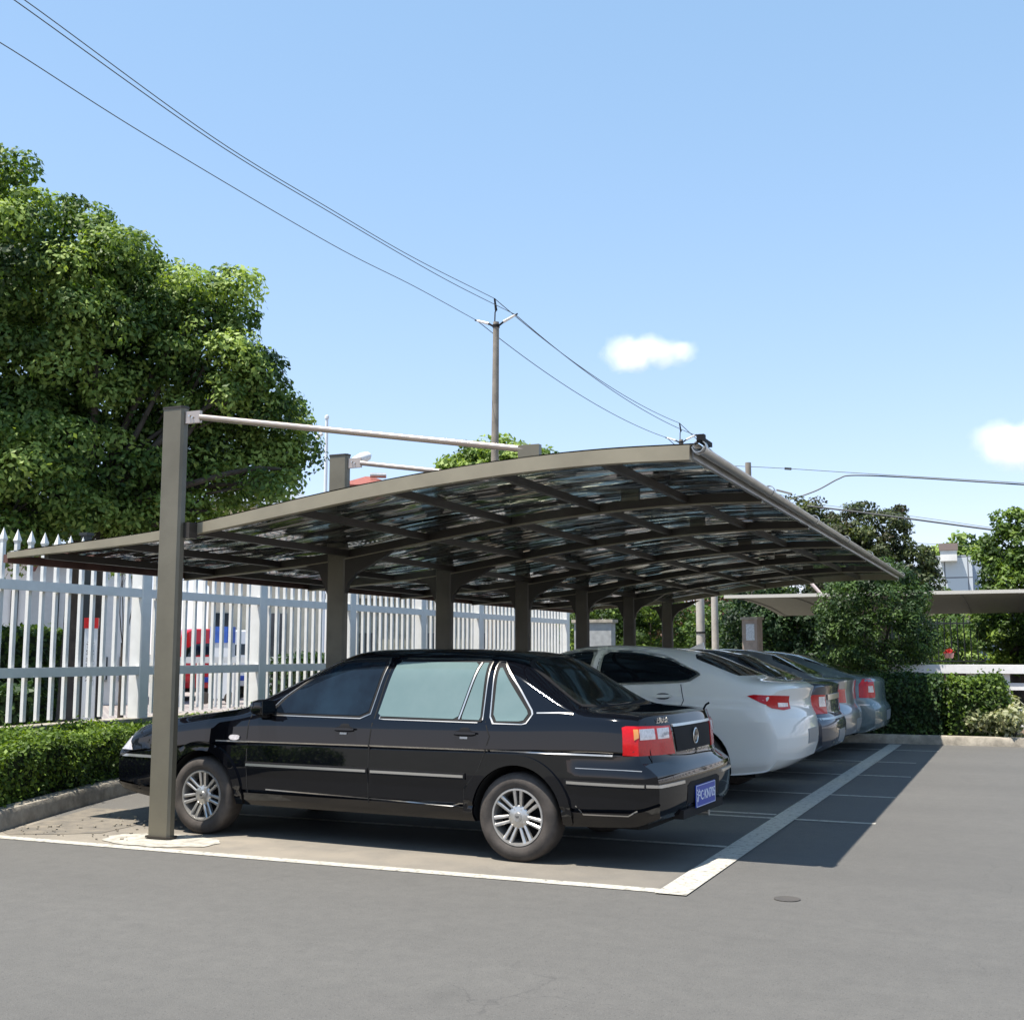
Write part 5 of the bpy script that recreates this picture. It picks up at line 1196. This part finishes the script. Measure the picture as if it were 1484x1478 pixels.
building('bright white walled building seen through the left bays of the fence', 38, 196, 34, 826, PM('bright_wall', (.70, .70, .68), .8, noise=.04), 6, wins=((.55, .18, .05, .16), (.72, .18, .05, .16), (.88, .18, .05, .16), (.25, .05, .05, .75)), flatroof=M['conc_pale'])
b = building('cream and white garden building seen through the fence behind the red van', 300, 470, 42, 842, M['wall_cream'], 5, wins=((.12, .3, .12, .4), (.6, .3, .14, .4)), flatroof=M['wall_cream'])
building('long low grey green boundary building seen through the middle of the fence', 476, 848, 52, 868, PM('bright_wall2', (.30, .30, .25), .8, noise=.3, nscale=1.5), 4, wins=((.15, .2, .06, .4), (.4, .2, .05, .4), (.62, .2, .06, .4)), flatroof=M['conc_pale'])
tm = bpy.data.materials.new('tiled_wall'); nt, N, L = nodes(tm); bb = N["Principled BSDF"]; br = N.new("ShaderNodeTexBrick"); tc = N.new("ShaderNodeTexCoord"); mp = N.new("ShaderNodeMapping"); mp.inputs["Rotation"].default_value = (R_(90), 0, 0)
L.new(tc.outputs["Object"], mp.inputs[0]); L.new(mp.outputs[0], br.inputs["Vector"]); br.offset = 0; br.inputs["Scale"].default_value = 1.0; br.inputs["Brick Width"].default_value = 1.05; br.inputs["Row Height"].default_value = 1.0; br.inputs["Mortar Size"].default_value = .03
br.inputs["Color1"].default_value = (.50, .54, .58, 1); br.inputs["Color2"].default_value = (.56, .60, .63, 1); br.inputs["Mortar"].default_value = (.14, .15, .17, 1); L.new(br.outputs[0], bb.inputs["Base Color"]); bb.inputs["Roughness"].default_value = .5
t, w_, zt, dp = building('white tiled block building with a small lantern on top at right', 1335, 1415, 60, 814, tm, 6)
MB().box((w_/2+.8, 3.5, zt/2-.1), (1.6, 5, zt-.2)).build('side_wing', PM('wing_blue', (.32, .38, .46), .6), t)
MB().box((.2, -.3, zt-.05), (.75, .7, .5)).build('lantern', M['wall_white'], t); MB().box((.2, -.3, zt+.37), (.85, .8, .33)).build('lantern_roof', PM('lantern_brown', (.22, .17, .15), .7), t)
MB().box((0, 1, zt-2.9), (w_+.5, 3, .35)).build('ledge', PM('ledge_brown', (.16, .12, .10), .7), t)
# grey end wall of the fence run
t = thing('end_wall', 'grey block wall standing at the far end of the white fence', 'wall', (-9.3, 25.6, 0)); MB().box((-9.1, 25.6, 1.05), (.9, .3, 2.1)).build('wall', PM('grey_block', (.30, .31, .31), .85, noise=.15), t, world=True)
MB().box((-9.1, 25.6, 2.13), (1.0, .4, .07)).build('coping', M['conc'], t, world=True)
# lamp posts
D = 36; f = gpt(467, D); t = thing('lamp_post', 'slim white post with a small side arm and ball, seen above the roof at left', 'lamp post', f)
MB().tube([f, Vector((f.x, f.y, zat(612, D)))], [.07, .05], 10).build('shaft', M['lamp_white'], t, 40, True); MB().lathe([(0, -.08), (.07, -.04), (.07, .04), (0, .08)], 12, (f.x, f.y, zat(609, D))).build('ball', M['lamp_white'], t, 50, True)
MB().tube([at(467, 628, D), at(462, 632, D), at(455, 636, D)], [.07, .05, .02], 8).build('bracket', M['lamp_white'], t, 40, True)
D = 31; f = gpt(500, D); t = thing('street_lamp', 'street lamp with a long pale head beside the second carport post', 'street lamp', f)
MB().tube([f, at(500, 690, D), at(503, 676, D), at(509, 670, D)], [.07, .05, .04, .035], 10).build('shaft', M['steel'], t, 40, True)
a, b_ = at(506, 671, D), at(538, 659, D); MB().tube([a, a.lerp(b_, .25), a.lerp(b_, .6), a.lerp(b_, .9), b_], [.05, .11, .15, .11, .03], 14).build('lamp_head', M['lamp_white'], t, 60, True)
# things beyond the fence
f = gpt(131, 15.6); t = thing('marker_post', 'white upright marker sign with a red top and vertical writing, beyond the fence', 'sign', f, R_(38)); zt = zat(912, 15.6)
MB().box((0, 0, zt/2), (.15, .10, zt)).build('board', M['lamp_white'], t); MB().box((0, 0, zt+.06), (.17, .12, .13)).build('cap', M['red_lens'], t)
vx, fx = text_geo('访\n客\n登\n记\n处', .10, .001); Mx = Matrix.Translation((0, -.053, zt-.42)) @ Matrix.Rotation(R_(90), 4, 'X'); mk('lettering', [Mx @ v for v in vx], fx, M['iron'], t)
f = gpt(118, 17); t = thing('dark_post', 'thin black square post standing beyond the fence', 'post', f); MB().box((0, 0, 1.5), (.10, .10, 3.0)).box((0, 0, 3.02), (.14, .14, .04)).build('shaft', M['iron'], t)
VAN = BASE | dict(L0=-.75, L1=3.15, hw=.82, wb=2.35, rw=.30, arch=.35, ne=7, tumble=.16, sharp=30, ledge=0, xc=1.0,
    top=[(-.75, 1.86), (-.5, 1.9), (.5, 1.92), (1.8, 1.9), (2.2, 1.82), (2.5, 1.45), (2.75, 1.05), (3.0, .98), (3.15, .8)],
    belt=[(-.75, 1.0), (2.0, 1.0), (2.7, .92), (3.15, .7)], bot=[(-.75, .34), (-.3, .28), (3.15, .28)], w=[(-.75, .79), (0, .82), (2.5, .81), (3.15, .74)],
    rear=[(.2, .05), (.5, 0), (1.0, .03), (1.9, .12)], front=[(.2, .05), (.5, 0), (.9, .05), (1.5, .2)], Rr=((.6, .08), (1.2, .08)), Rf=.15, side=[(0, .05), (.1, .02), (.6, 0), (.95, .01), (1, .03)])
vw = [([(-.45, 1.06), (.75, 1.06), (.75, 1.68), (-.40, 1.68)], [(-.42, 1.09), (.72, 1.09), (.72, 1.65), (-.37, 1.65)]), ([(.85, 1.06), (2.35, 1.06), (2.05, 1.62), (1.9, 1.68), (.85, 1.68)], [(.88, 1.09), (2.28, 1.09), (2.02, 1.59), (1.88, 1.65), (.88, 1.65)])]
def van(paint, label, px, D, rz, z=0.0):
    f = gpt(px, D, z); v = Car(VAN, paint, 'parked_van', label, 'van', f, rz, 'vans beyond the fence'); v.root.scale = (1.12, 1.12, 1.12); v.sp['mx'] = 2.3
    finish_car(v, vw, (-.2, .4, [(30, 1.0), (56, 1.0), (56, 1.35), (30, 1.35)]), None, [(-.7, 0), (-.7, .5), (-.6, .55), (-.6, 0)], [(2.15, 0), (2.15, .55), (2.6, .6), (2.68, 0)], (.55, M['plate_blue']), (), ())
    return v
van(M['paint_red'], 'red van seen through the fence just right of the near carport post', 292, 37, R_(137))
van(M['paint_van'], 'pale silver van with its rear towards us, right of the red van beyond the fence', 350, 39, R_(133))
t = thing('guard_rail', 'low white rail in front of the vans beyond the fence', 'rail', gpt(330, 32))
MB().beam(gpt(205, 32, 1.22), gpt(470, 32, 1.22), .08, .16).build('beam', M['fence'], t, world=True)
for px in range(210, 471, 26): MB().tube([gpt(px, 32.1, 0), gpt(px, 32.1, 1.15)], .04, 8).build('post', M['fence'], t, world=True)
# blue tarpaulin bundle on the pale van
f = gpt(322, 34); t = thing('blue_cart', 'blue covered hand cart between the red van and the pale van', 'cart', f, R_(20))
zt = zat(908, 34); MB().box((0, 0, zt-.25), (.6, .6, .45), bev=.08).build('cover', PM('blue_cover', (.03, .10, .42), .6, noise=.2), t); MB().box((0, 0, zt/2-.1), (.56, .55, zt-.5)).build('box', M['paint_van'], t)
for sx in (-.35, .35): MB().lathe([(0, -.03), (.16, -.03), (.16, .03), (0, .03)], 20, (sx, -.3, .16), 'Y').build('wheel', M['tire'], t, 40)
# ------------------------------------------------------------------ clouds
def cloud_mat(name, dens):
    m = bpy.data.materials.new(name); nt, N, L = nodes(m); N.remove(N["Principled BSDF"])
    v = N.new("ShaderNodeVolumePrincipled"); v.inputs["Color"].default_value = (1, 1, 1, 1); v.inputs["Anisotropy"].default_value = .2
    tc = N.new("ShaderNodeTexCoord"); n = N.new("ShaderNodeTexNoise"); n.inputs["Scale"].default_value = .085; n.inputs["Detail"].default_value = 8; n.inputs["Roughness"].default_value = .62
    geo = N.new("ShaderNodeNewGeometry"); L.new(geo.outputs["Position"], n.inputs["Vector"])
    # radial fall-off so the puff has no hard edge
    sub = N.new("ShaderNodeVectorMath"); sub.operation = 'SUBTRACT'; sub.inputs[1].default_value = (.5, .5, .5); L.new(tc.outputs["Generated"], sub.inputs[0])
    ln = N.new("ShaderNodeVectorMath"); ln.operation = 'LENGTH'; L.new(sub.outputs[0], ln.inputs[0])
    a = N.new("ShaderNodeMapRange"); a.inputs[1].default_value = .5; a.inputs[2].default_value = .12; a.inputs[3].default_value = 0; a.inputs[4].default_value = 1.0; L.new(ln.outputs["Value"], a.inputs[0])
    s = N.new("ShaderNodeMath"); s.operation = 'ADD'; L.new(a.outputs[0], s.inputs[0]); L.new(n.outputs["Fac"], s.inputs[1])
    r = N.new("ShaderNodeMapRange"); r.inputs[1].default_value = 1.0; r.inputs[2].default_value = 2.1; r.inputs[3].default_value = 0; r.inputs[4].default_value = dens; L.new(s.outputs[0], r.inputs[0])
    L.new(r.outputs[0], v.inputs["Density"]); L.new(v.outputs[0], N["Material Output"].inputs["Volume"]); return m
def puff(name, px, py, D, w_, h_, mat, parent):
    c = at(px, py, D); bpy_m = MB(); ns = 16
    bpy_m.lathe([(max(1e-6, math.sin(math.pi*i/ns)), -math.cos(math.pi*i/ns)) for i in range(ns+1)], 24)
    o = bpy_m.build(name, mat, parent, 80); o.location = Vector(c)-Vector(parent.location); o.scale = (w_, w_, h_); o.rotation_euler = (0, 0, YAW); return o
D = 900; k = D/F_PX
cm = cloud_mat('cloud_vapour', .085)
t = thing('cloud', 'small isolated white cloud in the blue sky above the carport', 'cloud', at(942, 512, D)); tag(t, kind=None)
for px, py, w_, h_ in ((905, 512, 38, 30), (928, 510, 34, 28), (945, 506, 30, 24), (975, 512, 26, 24), (992, 510, 22, 18), (915, 528, 30, 16), (960, 520, 22, 18)):
    puff('puff', px, py, D, w_*k*1.55, h_*k*1.6, cm, t)
t = thing('cloud', 'white cloud cut by the right edge of the view', 'cloud', at(1465, 640, D))
for px, py, w_, h_ in ((1442, 635, 34, 28), (1475, 650, 44, 34), (1510, 640, 50, 44), (1455, 655, 34, 20)):
    puff('puff', px, py, D, w_*k*1.55, h_*k*1.6, cm, t)
scene.cycles.volume_bounces = 8
scene.cycles.volume_step_rate = 4
